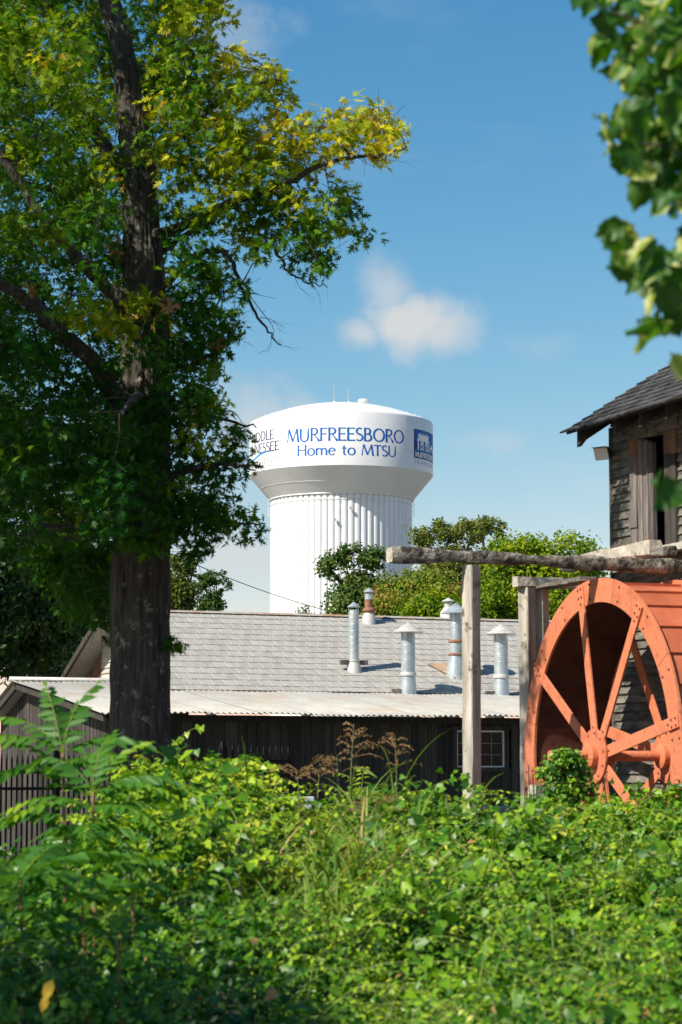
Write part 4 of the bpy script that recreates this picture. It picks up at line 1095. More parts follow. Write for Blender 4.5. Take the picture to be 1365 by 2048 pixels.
# ------------------------------------------------------------------ the big oak
OY = 26.0
def build_oak():
    base = at(281, 1500, OY); base.z = 0
    root = empty('oak_tree', base); tag(root, 'tall pin oak with thick dark trunk and spreading yellow-green crown', 'tree')
    bl = np.array(base)
    def P(px, py, dy=0.0): return np.array(at(px, py, OY + dy)) - bl
    k = OY / FPX
    # trunk and leader
    tp = [np.array([-.02, 0, -.3]), np.array([0, 0, .3]), P(281, 1400), P(282, 1150), P(286, 950), P(290, 780), P(292, 640), P(283, 470), P(275, 330), P(258, 200), P(243, 90), P(214, -10), P(170, -150), P(150, -330), P(160, -560), P(150, -800)]
    tr = [70, 58, 53, 54, 50, 47, 40, 33, 31, 24, 20, 20, 17, 13, 8, 3]
    pts = smooth_path(tp, 22); rr = lerp_list([r * k for r in tr], len(pts))
    from mathutils import noise as mn_
    mb = MB(); n = 96; ph = rng.random(8) * 6.28
    for i, (p, r) in enumerate(zip(pts, rr)):
        for q in range(n):
            a = 2*math.pi*q/n; ca, sa = math.cos(a), math.sin(a)
            w = 1 + .04*math.sin(3*a + ph[0] + p[2]*.4) + .025*math.sin(5*a + ph[1] + p[2]*.7)
            f1 = mn_.noise(Vector((ca*5.0, sa*5.0, p[2]*1.1))); f2 = mn_.noise(Vector((ca*11.0 + 7, sa*11.0, p[2]*2.6)))
            ridge = (.5 - abs(f1)) * .055 + (.5 - abs(f2)) * .035
            rw = r * w + ridge * min(1.0, r / .2)
            mb.v.append((p[0] + ca*rw, p[1] + sa*rw, p[2]))
    for i in range(len(pts) - 1):
        for q in range(n): mb.f.append((i*n+q, i*n+(q+1) % n, (i+1)*n+(q+1) % n, (i+1)*n+q))
    mb.build('trunk', 'bark_m', root, smooth=True)
    # limbs traced as real branches at their own depths: (points with depth offset, start radius px)
    limbs = [
        ([P(285,890,0),P(235,800,-.2),P(185,725,-.5),P(120,665,-.9),P(60,605,-1.2),P(-30,550,-1.6),P(-140,470,-2)], 23, 8),
        ([P(300,745,0),P(270,655,-.25),P(240,600,-.4),P(180,540,-.6),P(133,491,-.8),P(76,419,-1),P(-10,290,-1.2),P(-120,150,-1.5)], 20, 6),
        ([P(250,345,0),P(164,240,.2),P(57,168,.4),P(-20,130,.6),P(-160,60,.8)], 16, 6),
        ([P(280,480,0),P(225,415,.4),P(150,380,.9),P(60,370,1.3),P(-60,330,1.6)], 14, 5),
        ([P(262,300,0),P(292,220,.2),P(322,120,.3),P(350,20,.5),P(380,-120,.8),P(420,-300,1.2)], 19, 4),
        ([P(292,470,0),P(360,455,-.3),P(450,410,-.6),P(527,384,-.8),P(591,358,-.9),P(661,323,-1.0),P(740,312,-1.1),P(812,298,-1.1)], 13, 2),
        ([P(300,520,0),P(370,470,.3),P(450,412,.4),P(500,450,.5),P(538,484,.5),P(573,537,.5),P(610,560,.5),P(652,573,.5)], 8, 1.0),
        ([P(300,600,0),P(380,520,-.3),P(440,500,-.5),P(462,520,-.6),P(482,572,-.6),P(520,635,-.6),P(545,674,-.6),P(562,692,-.6)], 8, 1.0),
        ([P(270,330,0),P(330,290,-.4),P(400,230,-.6),P(460,190,-.8),P(520,165,-.9),P(575,160,-.9)], 11, 2),
        ([P(255,170,0),P(330,100,.4),P(400,60,.8),P(450,20,1.0)], 9, 2),
        ([P(300,760,0),P(350,740,-.4),P(410,720,-.6),P(450,690,-.8),P(490,660,-.8)], 8, 1.5),
        ([P(300,860,0),P(370,830,-.3),P(440,840,-.6),P(515,855,-.8)], 9, 1.5),
        ([P(300,960,0),P(370,940,-.5),P(450,930,-.8),P(510,940,-.8)], 8, 1.5),
        ([P(300,1040,0),P(360,1020,-.5),P(440,1040,-.7),P(525,1050,-.9)], 7, 1.2),
        ([P(265,1000,0),P(190,960,-.6),P(110,950,-1.2),P(20,960,-1.6),P(-90,960,-2)], 12, 4),
        ([P(265,900,0),P(200,860,.5),P(100,850,1.0),P(-20,850,1.4)], 11, 4),
        ([P(270,1060,0),P(220,1040,-1.),P(150,1050,-2.0),P(60,1060,-2.6)], 8, 2),
        ([P(285,680,0),P(300,640,-1.),P(310,620,-1.2),P(330,600,-1.6)], 9, 2),
        ([P(285,800,0),P(280,790,-1.2),P(260,800,-2.2),P(240,830,-3.0)], 9, 2),
        ([P(285,560,0),P(330,540,1.2),P(400,560,2.2),P(440,600,3.0)], 9, 2),
        ([P(275,360,0),P(200,300,1.3),P(120,270,2.4),P(40,230,3.3)], 9, 2),
        ([P(330,1300,0),P(345,1293,-.15),P(365,1292,-.2)], 3, .8),
    ]
    nodes = []
    for (pl, r0, r1) in limbs:
        pp = smooth_path(pl, 6); n_ = len(pp)
        pp = [p + rng.normal(size=3) * .012 for p in pp]
        rad = [k * (r0 + (r1 - r0) * (i / (n_-1)) ** .8) for i in range(n_)]
        MB().tube(pp, rad, 12, rough=.05).build('limb', 'bark_m', root, smooth=True)
        for i in range(n_ // 4, n_): nodes.append((pp[i], rad[i]))
    for p, r in zip(pts[110::3], rr[110::3]): nodes.append((p, r))
    NP = np.array([q[0] for q in nodes])
    # bare twigs at the two drooping ends
    tw = MB()
    def bare(start, pl, r):
        pp = smooth_path([P(x, y, d) for x, y, d in pl], 4)
        tw.tube(pp, [r * k * (1 - .75 * i / (len(pp)-1)) for i in range(len(pp))], 5)
        for i in range(2, len(pp), 2):
            d = unit((pp[i] - pp[i-1])[None])[0]; side = np.array([rng.normal() * .7, rng.normal() * .5, rng.normal() * .7])
            e = pp[i] + (d + side) * rng.uniform(.05, .14)
            tw.tube([pp[i], (pp[i] + e) / 2 + rng.normal(size=3) * .014, e], [r * k * .35, r * k * .28, r * k * .16], 4)
    for pl, r in [([(545,674,-.6),(560,690,-.6),(575,693,-.6)], .9), ([(520,635,-.6),(545,640,-.6),(560,660,-.6)], .8), ([(482,572,-.6),(468,600,-.6),(478,640,-.6),(488,658,-.6)], 1.0),
                  ([(457,512,-.6),(500,590,-.7),(525,625,-.8),(548,660,-.8),(535,700,-.8)], 1.3), ([(610,560,.5),(630,575,.5),(640,595,.5)], .8), ([(573,537,.5),(610,545,.5),(655,570,.5)], .9),
                  ([(590,553,.5),(600,575,.5),(622,592,.5)], .7), ([(740,312,-1.1),(780,320,-1.1),(806,324,-1.1)], .7), ([(440,500,-.5),(470,560,-.4),(470,620,-.3)], .8)]:
        bare(None, pl, r)
    outline = [(-40,-40),(440,-40),(455,20),(430,90),(500,118),(560,133),(588,180),(560,215),(520,190),(470,235),(540,248),(600,228),(640,250),(700,225),(745,215),(790,258),(812,298),(770,330),
               (725,345),(690,375),(715,418),(700,445),(752,482),(740,498),(690,468),(640,540),(600,540),(555,500),(520,515),(480,530),(500,600),(468,640),(492,660),(450,690),(430,715),(458,755),(418,785),
               (470,830),(496,858),(478,900),(494,938),(468,955),(486,985),(440,1000),(528,1050),(480,1078),(440,1058),(420,1095),(380,1115),(345,1085),(240,1092),(215,1085),(-40,1090)]
    cen, rad, per, vb = [], [], [], []
    def density(x, y):
        if 330 < x < 760 and 340 < y < 560: return .5
        if x < 120 and y < 420 and y > 330: return .5
        if x < 200 and 540 < y < 760: return .55
        return 1.0
    LIMBPTS = [(235,800,-.2),(185,725,-.5),(120,665,-.9),(60,605,-1.2),(10,570,-1.5),(270,655,-.25),(240,600,-.4),(180,540,-.6),(133,491,-.8),(76,419,-1),(30,350,-1.1),(200,285,.1),(130,215,.3),(57,168,.4)]
    tries = 0; pix = []
    while len(cen) < 680 and tries < 90000:
        tries += 1
        x, y = rng.uniform(-40, 815), rng.uniform(-40, 1115)
        if not inpoly(x, y, outline) or rng.random() > density(x, y): continue
        far = x > 400
        dy = rng.normal() * .55 - .6 if far else rng.normal() * 2.0
        dy = max(-3.2 if x < 250 else -1.2, min(3.4, dy))
        # keep the visible lengths of trunk clear
        cx_ = np.interp(y, [0, 100, 200, 330, 470, 640, 780, 1150], [214, 243, 258, 275, 283, 292, 290, 282])
        if abs(x - cx_) < 62 and dy < .5:
            if y < 265 or 350 < y < 590 or y > 1085: continue
            if rng.random() < .35: continue
        for (lx, ly, ld) in LIMBPTS:   # the two bare left limbs stay in view
            if (x-lx)**2 + (y-ly)**2 < 50*50 and dy < ld + .25: break
        else: lx = None
        if lx is not None and rng.random() < .72: continue
        mind = 22
        if any((x-a)**2 + (y-b)**2 < mind*mind and abs(dy-c) < .8 for a, b, c in pix): continue
        pix.append((x, y, dy))
        cen.append(P(x, y, dy))
        edge = not (inpoly(x+28, y, outline) and inpoly(x, y+28, outline))
        rad.append(rng.uniform(.14, .22) if edge else rng.uniform(.22, .36)); per.append(int(rng.uniform(26, 40)) if edge else int(rng.uniform(46, 74)))
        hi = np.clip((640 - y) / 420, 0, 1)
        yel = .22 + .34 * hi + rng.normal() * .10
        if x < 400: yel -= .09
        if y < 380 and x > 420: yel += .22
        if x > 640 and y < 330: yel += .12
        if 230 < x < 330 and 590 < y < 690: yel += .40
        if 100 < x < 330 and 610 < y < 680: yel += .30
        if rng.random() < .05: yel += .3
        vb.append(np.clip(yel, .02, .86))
    # hand-placed sunny yellow sprays seen in the middle of the crown, and the sprig on the trunk
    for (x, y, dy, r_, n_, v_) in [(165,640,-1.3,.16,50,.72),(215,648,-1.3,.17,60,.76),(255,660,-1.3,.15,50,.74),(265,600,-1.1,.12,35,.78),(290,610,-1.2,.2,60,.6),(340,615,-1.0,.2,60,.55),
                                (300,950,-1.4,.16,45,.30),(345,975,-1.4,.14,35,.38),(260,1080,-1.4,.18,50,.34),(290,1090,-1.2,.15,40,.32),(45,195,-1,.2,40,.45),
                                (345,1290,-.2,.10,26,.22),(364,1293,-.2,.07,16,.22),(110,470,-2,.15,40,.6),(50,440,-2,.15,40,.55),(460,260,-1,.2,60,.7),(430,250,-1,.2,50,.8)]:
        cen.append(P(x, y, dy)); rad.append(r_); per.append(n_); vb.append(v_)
    for i in range(60):   # low dark boughs left of and behind the trunk
        x, y = rng.uniform(40, 232), rng.uniform(1085, 1270)
        if y > 1120 + (x - 40) * .85: continue
        cen.append(P(x, y, rng.uniform(.6, 3.0))); rad.append(.3); per.append(56); vb.append(.15 + .1 * rng.random())
    n_in = len(cen)
    # the rest of the crown above and left of the frame
    for i in range(150):
        while True:
            d = rng.normal(size=3); d /= np.linalg.norm(d); d *= rng.random() ** .4
            q = np.array([-1.2, 0, 9.6]) + d * np.array([5.0, 4.4, 5.6])
            w_ = q + bl; px = 682.5 + FPX * w_[0] / w_[1]; py = HOR - FPX * (w_[2] - 1.7) / w_[1]
            if ((px < -130 and w_[1] > 25.5) or (py < -130 and -200 < px < 430 and w_[1] > 24.5)) and q[2] > 4.2: break
        cen.append(q); rad.append(rng.uniform(.45, .7)); per.append(46); vb.append(.35 + .2 * rng.random())
    cen = np.array(cen)
    D = [np.min(np.sum((NP - c) ** 2, axis=1)) for c in cen[:n_in]]
    net = [q for q in NP]
    for ci in np.argsort(D):
        c = cen[ci]; A = np.array(net); i = np.argmin(np.sum((A - c) ** 2, axis=1)); s = A[i]; L_ = np.linalg.norm(c - s)
        if L_ < .05: continue
        m_ = (s + c) / 2 + rng.normal(size=3) * .07 * L_ + np.array([0, 0, .05 * L_])
        pp = smooth_path([s, m_, c], 3)
        tw.tube(pp, lerp_list([.005 + .009 * min(L_, 1.2), .004 + .004 * min(L_, 1.2), .003], 7), 5)
        net += [pp[2], pp[4], c]
        for _ in range(3):
            e = c + rng.normal(size=3) * .16
            tw.tube([m_ * .3 + c * .7, e], [.004, .002], 4)
    o = tw.build('twigs', 'twig_m', root, smooth=True)
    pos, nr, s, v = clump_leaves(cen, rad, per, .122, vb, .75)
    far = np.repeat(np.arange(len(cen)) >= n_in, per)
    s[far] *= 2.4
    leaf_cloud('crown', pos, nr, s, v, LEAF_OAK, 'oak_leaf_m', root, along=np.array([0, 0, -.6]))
    # a few dead brown leaf tufts and one red leaf
    dead = [(232, 495, -.6), (62, 575, -1.4), (432, 682, -.9), (340, 605, -1.5), (556, 360, -1.0)]
    for i, (x, y, dy) in enumerate(dead):
        c = P(x, y, dy)[None]
        pos, nr, s, v = clump_leaves(c, [.07], 14 if i < 4 else 3, .11, [.99], 1.3)
        leaf_cloud('dead_leaves', pos, nr, s, np.full(len(pos), 1.0 if i == 4 else 1.0), LEAF_OAK, 'dead_leaf_m', root, along=np.array([0, 0, -1.5]))
leafmat('dead_leaf_m', [(0.0, (0.30, 0.15, 0.06)), (1.0, (0.42, 0.22, 0.10))], 0.25, 0.7, 0.2)
build_oak()

# ------------------------------------------------------------------ general trees
def gen_tree(name, label, base, height, crown_c, crown_r, n_clumps, per, lsize, mat, vmean, vsd, trunk_r, clump_r, group=None, tmpl=LEAF_SIMPLE, spikes=0, cat='tree', seedjit=.35, shell=.45):
    root = empty(name, base); tag(root, label, cat, group)
    cc = np.array(crown_c); cr = np.array(crown_r)
    # lumpy crown: several lobes
    nl = 9
    lob = []
    for i in range(nl):
        d = rng.normal(size=3); d /= np.linalg.norm(d); d[2] = abs(d[2]) * 1.0 - .5
        lob.append((cc + d * cr * rng.uniform(.35, .68), rng.uniform(.45, .68)))
    lob.append((cc, .75))
    cen = []
    for i in range(n_clumps):
        c, s = lob[rng.integers(len(lob))]
        d = rng.normal(size=3); d /= np.linalg.norm(d); d *= rng.random() ** shell
        cen.append(c + d * cr * s)
    for i in range(spikes):
        a = rng.uniform(-.8, .8); b = cc + np.array([a * cr[0], rng.uniform(-.5, .5) * cr[1], cr[2] * .85 * math.sqrt(max(0, 1 - a*a))])
        for q in range(5): cen.append(b + np.array([rng.normal() * .1 + q * .05 * a, rng.normal() * .1, q * .17 * cr[2] * .5]))
    cen = np.array(cen)
    tr = MB()
    top = cc + np.array([0, 0, cr[2] * .5])
    tp = smooth_path([np.array([0, 0, -.2]), np.array([rng.normal()*.08, rng.normal()*.08, height*.22]), cc * .6 + np.array([0, 0, -cr[2]*.15]), top], 5)
    tr.tube(tp, lerp_list([trunk_r * 1.2, trunk_r, trunk_r * .7, trunk_r * .25], len(tp)), 10, rough=.06)
    for i in range(9):
        s = tp[int(len(tp) * rng.uniform(.35, .9))]; e = cen[rng.integers(len(cen))]
        m_ = (s + e) / 2 + np.array([0, 0, .15 * np.linalg.norm(e - s)])
        tr.tube(smooth_path([s, m_, e], 4), lerp_list([trunk_r * .4, trunk_r * .2, trunk_r * .06], 9), 6)
    tr.build('trunk', 'bark_m', root, smooth=True)
    rad = rng.uniform(.7, 1.3, len(cen)) * clump_r
    if spikes: rad[n_clumps:] *= .55
    vb = np.clip(vmean + rng.normal(size=len(cen)) * vsd, 0, 1)
    pers = np.full(len(cen), per)
    pos, nr, s, v = clump_leaves(cen, rad, pers, lsize, vb, .8, out_from=cc)
    leaf_cloud('crown', pos, nr, s, v, tmpl, mat, root)
    return root
def far_tree(name, label, px, py_top, py_mid, Y, half_w_px, mat, vmean=.5, vsd=.2, n=140, per=46, lsize=.13, clump=.35, group='trees behind the shed', **kw):
    k = Y / FPX
    b = at(px, HOR, Y); b.z = 0
    top = at(px, py_top, Y).z; mid = at(px, py_mid, Y).z
    return gen_tree(name, label, b, top, (0, 0, mid), (half_w_px * k, half_w_px * k * .9, top - mid), n, per, lsize, mat, vmean, vsd, .10 + .012 * top, clump, group, **kw)
far_tree('dark_green_tree', 'dense blue-green tree in front of the tower stem', 712, 1112, 1200, 66, 72, 'far_green_m', .62, .25, 170, 60, .12, .33, spikes=8)
far_tree('rusty_tree', 'yellow and rusty tinged bushy tree behind the short flue pipe', 830, 1128, 1195, 64, 105, 'far_rust_m', .42, .24, 330, 60, .11, .32)
far_tree('olive_tree', 'thin olive tree with wispy top shoots above the log', 910, 1062, 1145, 72, 84, 'far_olive_m', .62, .25, 330, 54, .11, .38, spikes=14)
far_tree('wispy_tree', 'slender grey-green shoot tree rising beside the lime tree', 985, 1050, 1125, 75, 36, 'far_olive_m', .6, .2, 60, 40, .10, .24, spikes=9)
far_tree('lime_tree', 'bright lime green rounded tree behind the timber posts', 1085, 1040, 1150, 62, 122, 'far_lime_m', .58, .24, 420, 70, .12, .34)
far_tree('lime_tree', 'lower lime green tree below the log left of the single post', 880, 1178, 1225, 60, 70, 'far_lime_m', .5, .22, 130, 60, .11, .3)
far_tree('dark_green_tree', 'dark green tree between the double post and wheel', 1130, 1150, 1225, 58, 75, 'far_lime_m', .35, .25, 170, 60, .11, .3)
far_tree('lime_tree', 'yellow-green tree filling the gap between the two posts', 1000, 1140, 1215, 60, 70, 'far_lime_m', .52, .24, 160, 60, .11, .3)
far_tree('rusty_tree', 'dull russet shrub below the left end of the log', 770, 1170, 1225, 62, 48, 'far_rust_m', .5, .28, 90, 60, .10, .28)
far_tree('small_conifer', 'small upright feathery tree at the roof ridge right of the oak trunk', 424, 1158, 1215, 68, 30, 'far_green_m', .35, .15, 90, 40, .10, .2, spikes=8)
far_tree('bush_tree', 'olive bushy tree half hidden by the oak trunk over the ridge', 352, 1125, 1190, 66, 45, 'far_olive_m', .4, .2, 110, 46, .11, .28, spikes=6)
far_tree('low_bush', 'tiny green bush tip showing over the ridge at the tower', 612, 1213, 1240, 62, 22, 'far_green_m', .5, .2, 26, 40, .09, .15)
# dark wood behind the left end of the shed
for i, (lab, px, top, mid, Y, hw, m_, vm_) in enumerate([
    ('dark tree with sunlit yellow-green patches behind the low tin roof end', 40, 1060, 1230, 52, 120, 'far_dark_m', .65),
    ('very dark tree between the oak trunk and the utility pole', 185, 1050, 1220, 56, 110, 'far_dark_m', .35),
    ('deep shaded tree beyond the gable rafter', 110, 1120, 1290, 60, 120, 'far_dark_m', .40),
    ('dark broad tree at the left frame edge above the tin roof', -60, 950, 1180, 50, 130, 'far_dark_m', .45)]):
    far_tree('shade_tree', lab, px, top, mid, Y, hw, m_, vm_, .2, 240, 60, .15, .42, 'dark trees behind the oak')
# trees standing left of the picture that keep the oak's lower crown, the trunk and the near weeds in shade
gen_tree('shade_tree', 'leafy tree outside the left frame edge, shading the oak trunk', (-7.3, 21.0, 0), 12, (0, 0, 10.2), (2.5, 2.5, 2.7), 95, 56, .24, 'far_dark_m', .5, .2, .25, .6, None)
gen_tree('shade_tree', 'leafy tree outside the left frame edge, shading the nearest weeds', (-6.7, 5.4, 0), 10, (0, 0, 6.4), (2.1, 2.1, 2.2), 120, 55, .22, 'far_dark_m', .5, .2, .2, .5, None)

# ------------------------------------------------------------------ weed bank
BX = [-200, 60, 200, 300, 380, 460, 520, 570, 640, 760, 900, 1000, 1150, 1300, 1420]
BYY = [1670, 1660, 1612, 1545, 1522, 1505, 1556, 1604, 1598, 1594, 1612, 1616, 1614, 1606, 1596]
_b = np.random.default_rng(21)
BUMPS = [(_b.uniform(-3.2, 3.2), _b.uniform(8.5, 19.0), _b.uniform(.22, .55), _b.uniform(.10, .46)) for _ in range(150)]
def bank_h(x, y):
    """height of the leafy surface above ground"""
    px = 682.5 + FPX * x / y
    ytop = np.interp(px, BX, BYY)
    zt = 1.7 - (ytop - HOR) / FPX * 19.5
    lin = np.clip((y - 8.0) / 10.5, -.3, 1.0)
    z = .62 + (zt - .62) * lin ** 1.0
    fall = np.clip((y - 19.5) / 1.5, 0, 1)
    bump = 0.0
    for bx, by, br, bh in BUMPS: bump = np.maximum(bump, bh * np.exp(-(((x - bx) / br) ** 2 + ((y - by) / (br * 1.3)) ** 2)))
    z = z - .20 + bump * np.clip((20.5 - y) / 3.5, .35, 1)
    lump = .10 * np.sin(x * 2.3 + 1.7 * np.sin(y * .9)) * np.sin(y * 1.9 + x) + .07 * np.sin(x * 5.1 + y * 3.3) * np.cos(y * 4.1 - x * 1.3) + .05 * np.sin(x * 9 + 2 * y) * np.sin(8 * y)
    return z + .8 * lump * np.clip((20 - y) / 4, .25, 1) - fall * .7
def build_bank():
    mb = MB(); xs = np.linspace(-4.6, 4.6, 80); ys = np.linspace(6.5, 22.5, 110)
    for y in ys:
        for x in xs:
            z = bank_h(x, y) - .48
            mb.v.append((x, y, max(z, .06)))
    w = len(xs)
    for j in range(len(ys)-1):
        for i in range(w-1): mb.f.append((j*w+i, j*w+i+1, (j+1)*w+i+1, (j+1)*w+i))
    o = mb.build('weed_bank_terrain', 'bank_m', smooth=True); tag(o, kind='structure')
    def layer(name, label, n, tmpl, size, mat, vlo, vhi, region, depth=.28, up=.7, extra=None, cat='undergrowth'):
        y = rng.uniform(6.8, 21.3, n * 3); y = y[rng.random(n*3) < (.35 + .65 * (22 - y) / 15)][:n]
        m_ = len(y); x = (rng.uniform(-1, 1, m_)) * (.141 * y * 1.08 + .25)
        px = 682.5 + FPX * x / y
        keep = region(px, y); x, y, px = x[keep], y[keep], px[keep]; m_ = len(x)
        dz = np.abs(rng.normal(size=m_)) * depth + .05
        spray = rng.random(m_) < .06
        dz[spray] = -rng.uniform(0, .12, spray.sum())
        z = bank_h(x, y) - dz + .03
        # clump-wise colour
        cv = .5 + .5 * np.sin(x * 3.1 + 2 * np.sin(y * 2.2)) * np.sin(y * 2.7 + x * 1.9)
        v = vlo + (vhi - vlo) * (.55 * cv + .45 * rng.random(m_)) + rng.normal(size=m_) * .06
        v = v + .09 * (px > 650) * (y < 14)  # lower right leaves recoloured brighter, as if in fuller sun
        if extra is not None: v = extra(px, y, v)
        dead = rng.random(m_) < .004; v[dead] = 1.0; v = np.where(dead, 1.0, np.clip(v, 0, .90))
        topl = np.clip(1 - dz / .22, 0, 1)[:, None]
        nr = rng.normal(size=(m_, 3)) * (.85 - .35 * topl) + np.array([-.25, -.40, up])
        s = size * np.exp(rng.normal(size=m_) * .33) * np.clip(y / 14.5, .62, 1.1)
        v = v + .16 * (topl[:, 0] - .5) * (v < .97)  # sunlit tops and shaded hollows put into the leaf colour by depth
        pos = np.stack([x, y, z], 1)
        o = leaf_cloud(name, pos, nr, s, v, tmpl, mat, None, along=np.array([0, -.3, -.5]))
        tag(o, label, cat, kind='stuff')
    layer('vine_leaves', 'tangled mass of bright heart-shaped vine leaves covering the bank', 58000, LEAF_HEART, .054, 'weed_m', .0, .60, lambda p, y: p > -100)
    layer('small_weed_leaves', 'fine small-leaved weeds filling the lower right bank', 52000, LEAF_OVATE, .046, 'weed_m', .05, .64, lambda p, y: p > 560)
    layer('broad_weed_leaves', 'broad pale weed leaves in the mound right of the oak', 12000, LEAF_OVATE, .066, 'weed_m', .35, .9, lambda p, y: (p > 230) & (p < 620) & (y > 12))
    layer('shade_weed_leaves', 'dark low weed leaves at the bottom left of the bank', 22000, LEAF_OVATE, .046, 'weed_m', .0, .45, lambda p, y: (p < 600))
    # leafy shoots arching out of the mass, leaves in pairs along each stem
    def sprays(name, label, n, ylo, yhi, pxlo, pxhi, Ls, lsize, tmpl, vmu, rise=.6):
        Y = rng.uniform(ylo, yhi, n); px = rng.uniform(pxlo, pxhi, n); x = (px - 682.5) / FPX * Y
        z = bank_h(x, Y) - rng.uniform(.06, .22, n)
        stems = MB(); pos, nr, al, v, sz = [], [], [], [], []
        for i in range(n):
            a = rng.uniform(0, 6.28); ln = Ls * rng.uniform(.6, 1.35); d = np.array([math.cos(a) * .8, math.sin(a) * .8 - .25, rise + rng.random() * .6]); d /= np.linalg.norm(d)
            k = 8; p = np.array([x[i], Y[i], z[i]]); pts = [p.copy()]; vv = np.clip(rng.normal(vmu, .16), .1, .93)
            for q in range(k):
                p = p + d * ln / k; d = d + np.array([0, 0, -.16]); d /= np.linalg.norm(d); pts.append(p.copy())
                side = np.cross(d, [0, 0, 1.0]); side /= np.linalg.norm(side) + 1e-6
                for s in (-1, 1):
                    pos.append(p + side * s * .006); al.append(side * s + d * .5 + np.array([0, 0, -.3])); nr.append(np.array([0, 0, 1.0]) + side * s * .35 + rng.normal(size=3) * .35); v.append(vv + .12 * q / k + rng.normal() * .05); sz.append(lsize * min(1.1, max(.68, Y[i] / 14.5)) * (1.15 - .55 * q / k) * rng.uniform(.8, 1.15))
            stems.tube(pts, lerp_list([.003, .0015], len(pts)), 3, cap=False)
        o = leaf_cloud(name, np.array(pos), np.array(nr), np.array(sz), np.clip(v, 0, .96), tmpl, 'weed_m', None, along=np.array(al) * 2.5, jit_dir=.5)
        tag(o, label, 'undergrowth', kind='stuff')
        s_ = stems.build(name + '_stems', 'stalk_m'); tag(s_, 'thin green stems of the ' + label.split(' ', 1)[1], 'undergrowth', kind='stuff')
    sprays('honeysuckle_shoots', 'long leafy shoots arching from the right half of the bank', 1700, 8.5, 19.6, 560, 1400, .38, .054, LEAF_OVATE, .60)
    sprays('vine_shoots', 'long vine shoots with heart-shaped leaves on the left mound', 700, 13.0, 19.8, 220, 660, .36, .068, LEAF_HEART, .64)
    sprays('shade_shoots', 'low shaded shoots along the bottom of the bank', 450, 7.5, 12.5, -60, 800, .26, .05, LEAF_OVATE, .42)
    sprays('top_shoots', 'fresh yellow-green shoots along the top edge of the bank', 330, 18.0, 20.2, 230, 1400, .26, .055, LEAF_HEART, .70, 1.0)
build_bank()

def blade(mb_v, mb_f, vals, base, L_, w, lean, bend, v):
    d = np.array([math.cos(lean), math.sin(lean), 0]); side = np.array([-math.sin(lean), math.cos(lean), 0])
    n = 6; b = len(mb_v)
    p = np.array(base, float); ang = rng.uniform(.05, .4)
    for i in range(n + 1):
        t = i / n; ww = w * (1 - t) ** .6 * (.55 + .9 * min(t * 4, 1) * .5)
        mb_v.append(p - side * ww / 2); mb_v.append(p + side * ww / 2)
        p = p + (d * math.sin(ang) + np.array([0, 0, math.cos(ang)])) * (L_ / n); ang += bend / n
    for i in range(n):
        mb_f.append((b + 2*i, b + 2*i+1, b + 2*i+3)); mb_f.append((b + 2*i, b + 2*i+3, b + 2*i+2)); vals += [v, v]
def build_grass():
    V, F, vals = [], [], []
    for i in range(1350):
        px = rng.normal(640, 85) if rng.random() < .85 else rng.uniform(400, 1340)
        Y = rng.uniform(12.5, 17.5); x = (px - 682.5) / FPX * Y
        z = bank_h(x, Y) - rng.uniform(.08, .36)
        v = np.clip(rng.normal(.6, .22), 0, .84) if rng.random() > .10 else 1.0
        blade(V, F, vals, (x, Y, z), rng.uniform(.35, .75), rng.uniform(.014, .026), rng.uniform(0, 6.28), rng.uniform(1.0, 2.6), v)
    for i in range(250):
        px = rng.uniform(-20, 1380); Y = rng.uniform(8.0, 13.0); x = (px - 682.5) / FPX * Y
        z = bank_h(x, Y) - rng.uniform(.2, .45)
        blade(V, F, vals, (x, Y, z), rng.uniform(.25, .5), rng.uniform(.008, .016), rng.uniform(0, 6.28), rng.uniform(.8, 2.4), np.clip(rng.normal(.45, .2), 0, 1))
    me = fast_mesh('arching_grass', np.array(V), np.array(F), 3, 'grass_m', vals)
    o = bpy.data.objects.new('arching_grass', me); col.objects.link(o)
    tag(o, 'long pale arching grass blades hanging down the middle of the bank', 'grass', kind='stuff')
build_grass()

# seed-head grasses standing above the bank
def build_seedhead(label, px, py_base, py_top, Y, lean, nsp):
    b = at(px, py_base, Y); t = at(px + lean, py_top, Y); root_p = Vector((b.x, b.y, b.z - .35))
    root = empty('seed_head_grass', root_p); tag(root, label, 'grass', 'brown seed-head grasses')
    h = np.array(t - root_p)
    pts = smooth_path([np.zeros(3), h * .5 + np.array([-.01 * np.sign(lean), 0, .02]), h], 6)
    MB().tube(pts, lerp_list([.006, .004, .0015], len(pts)), 6).build('stalk', 'stalk_m', root, smooth=True)
    cen, al = [], []
    Lh = (b - t).length
    for i in range(nsp):
        f = 1 - .62 * i / nsp * (Lh / h[2])
        p = pts[min(len(pts)-1, int(f * (len(pts)-1)))]
        a = rng.uniform(0, 6.28); ln = rng.uniform(.07, .14) * (.6 + .8 * i / nsp)
        d = np.array([math.cos(a), math.sin(a), rng.uniform(.1, .8)]); d /= np.linalg.norm(d)
        q = p + d * ln; q2 = q + np.array([d[0], d[1], -.25]) * ln * .7
        sp_ = smooth_path([p, q, q2], 3)
        spk = MB().tube(sp_, lerp_list([.002, .0025, .001], len(sp_)), 4)
        spk.build('spikelet', 'redstem_m', root)
        for r_ in np.linspace(.25, 1, 9):
            cen.append(sp_[int(r_ * (len(sp_)-1))] + rng.normal(size=3) * .005); al.append(q2 - q)
    cen = np.array(cen).repeat(2, axis=0); al = unit(np.array(al).repeat(2, axis=0))
    n = len(cen)
    leaf_cloud('seeds', cen, rng.normal(size=(n, 3)), np.full(n, .019), rng.random(n), LEAF_SIMPLE, 'seed_m', root, along=al * 2.0, jit_dir=.7, width=np.full(n, .8))
build_seedhead('tallest brown seed head, upright before the shed wall', 702, 1560, 1455, 17.5, 6, 15)
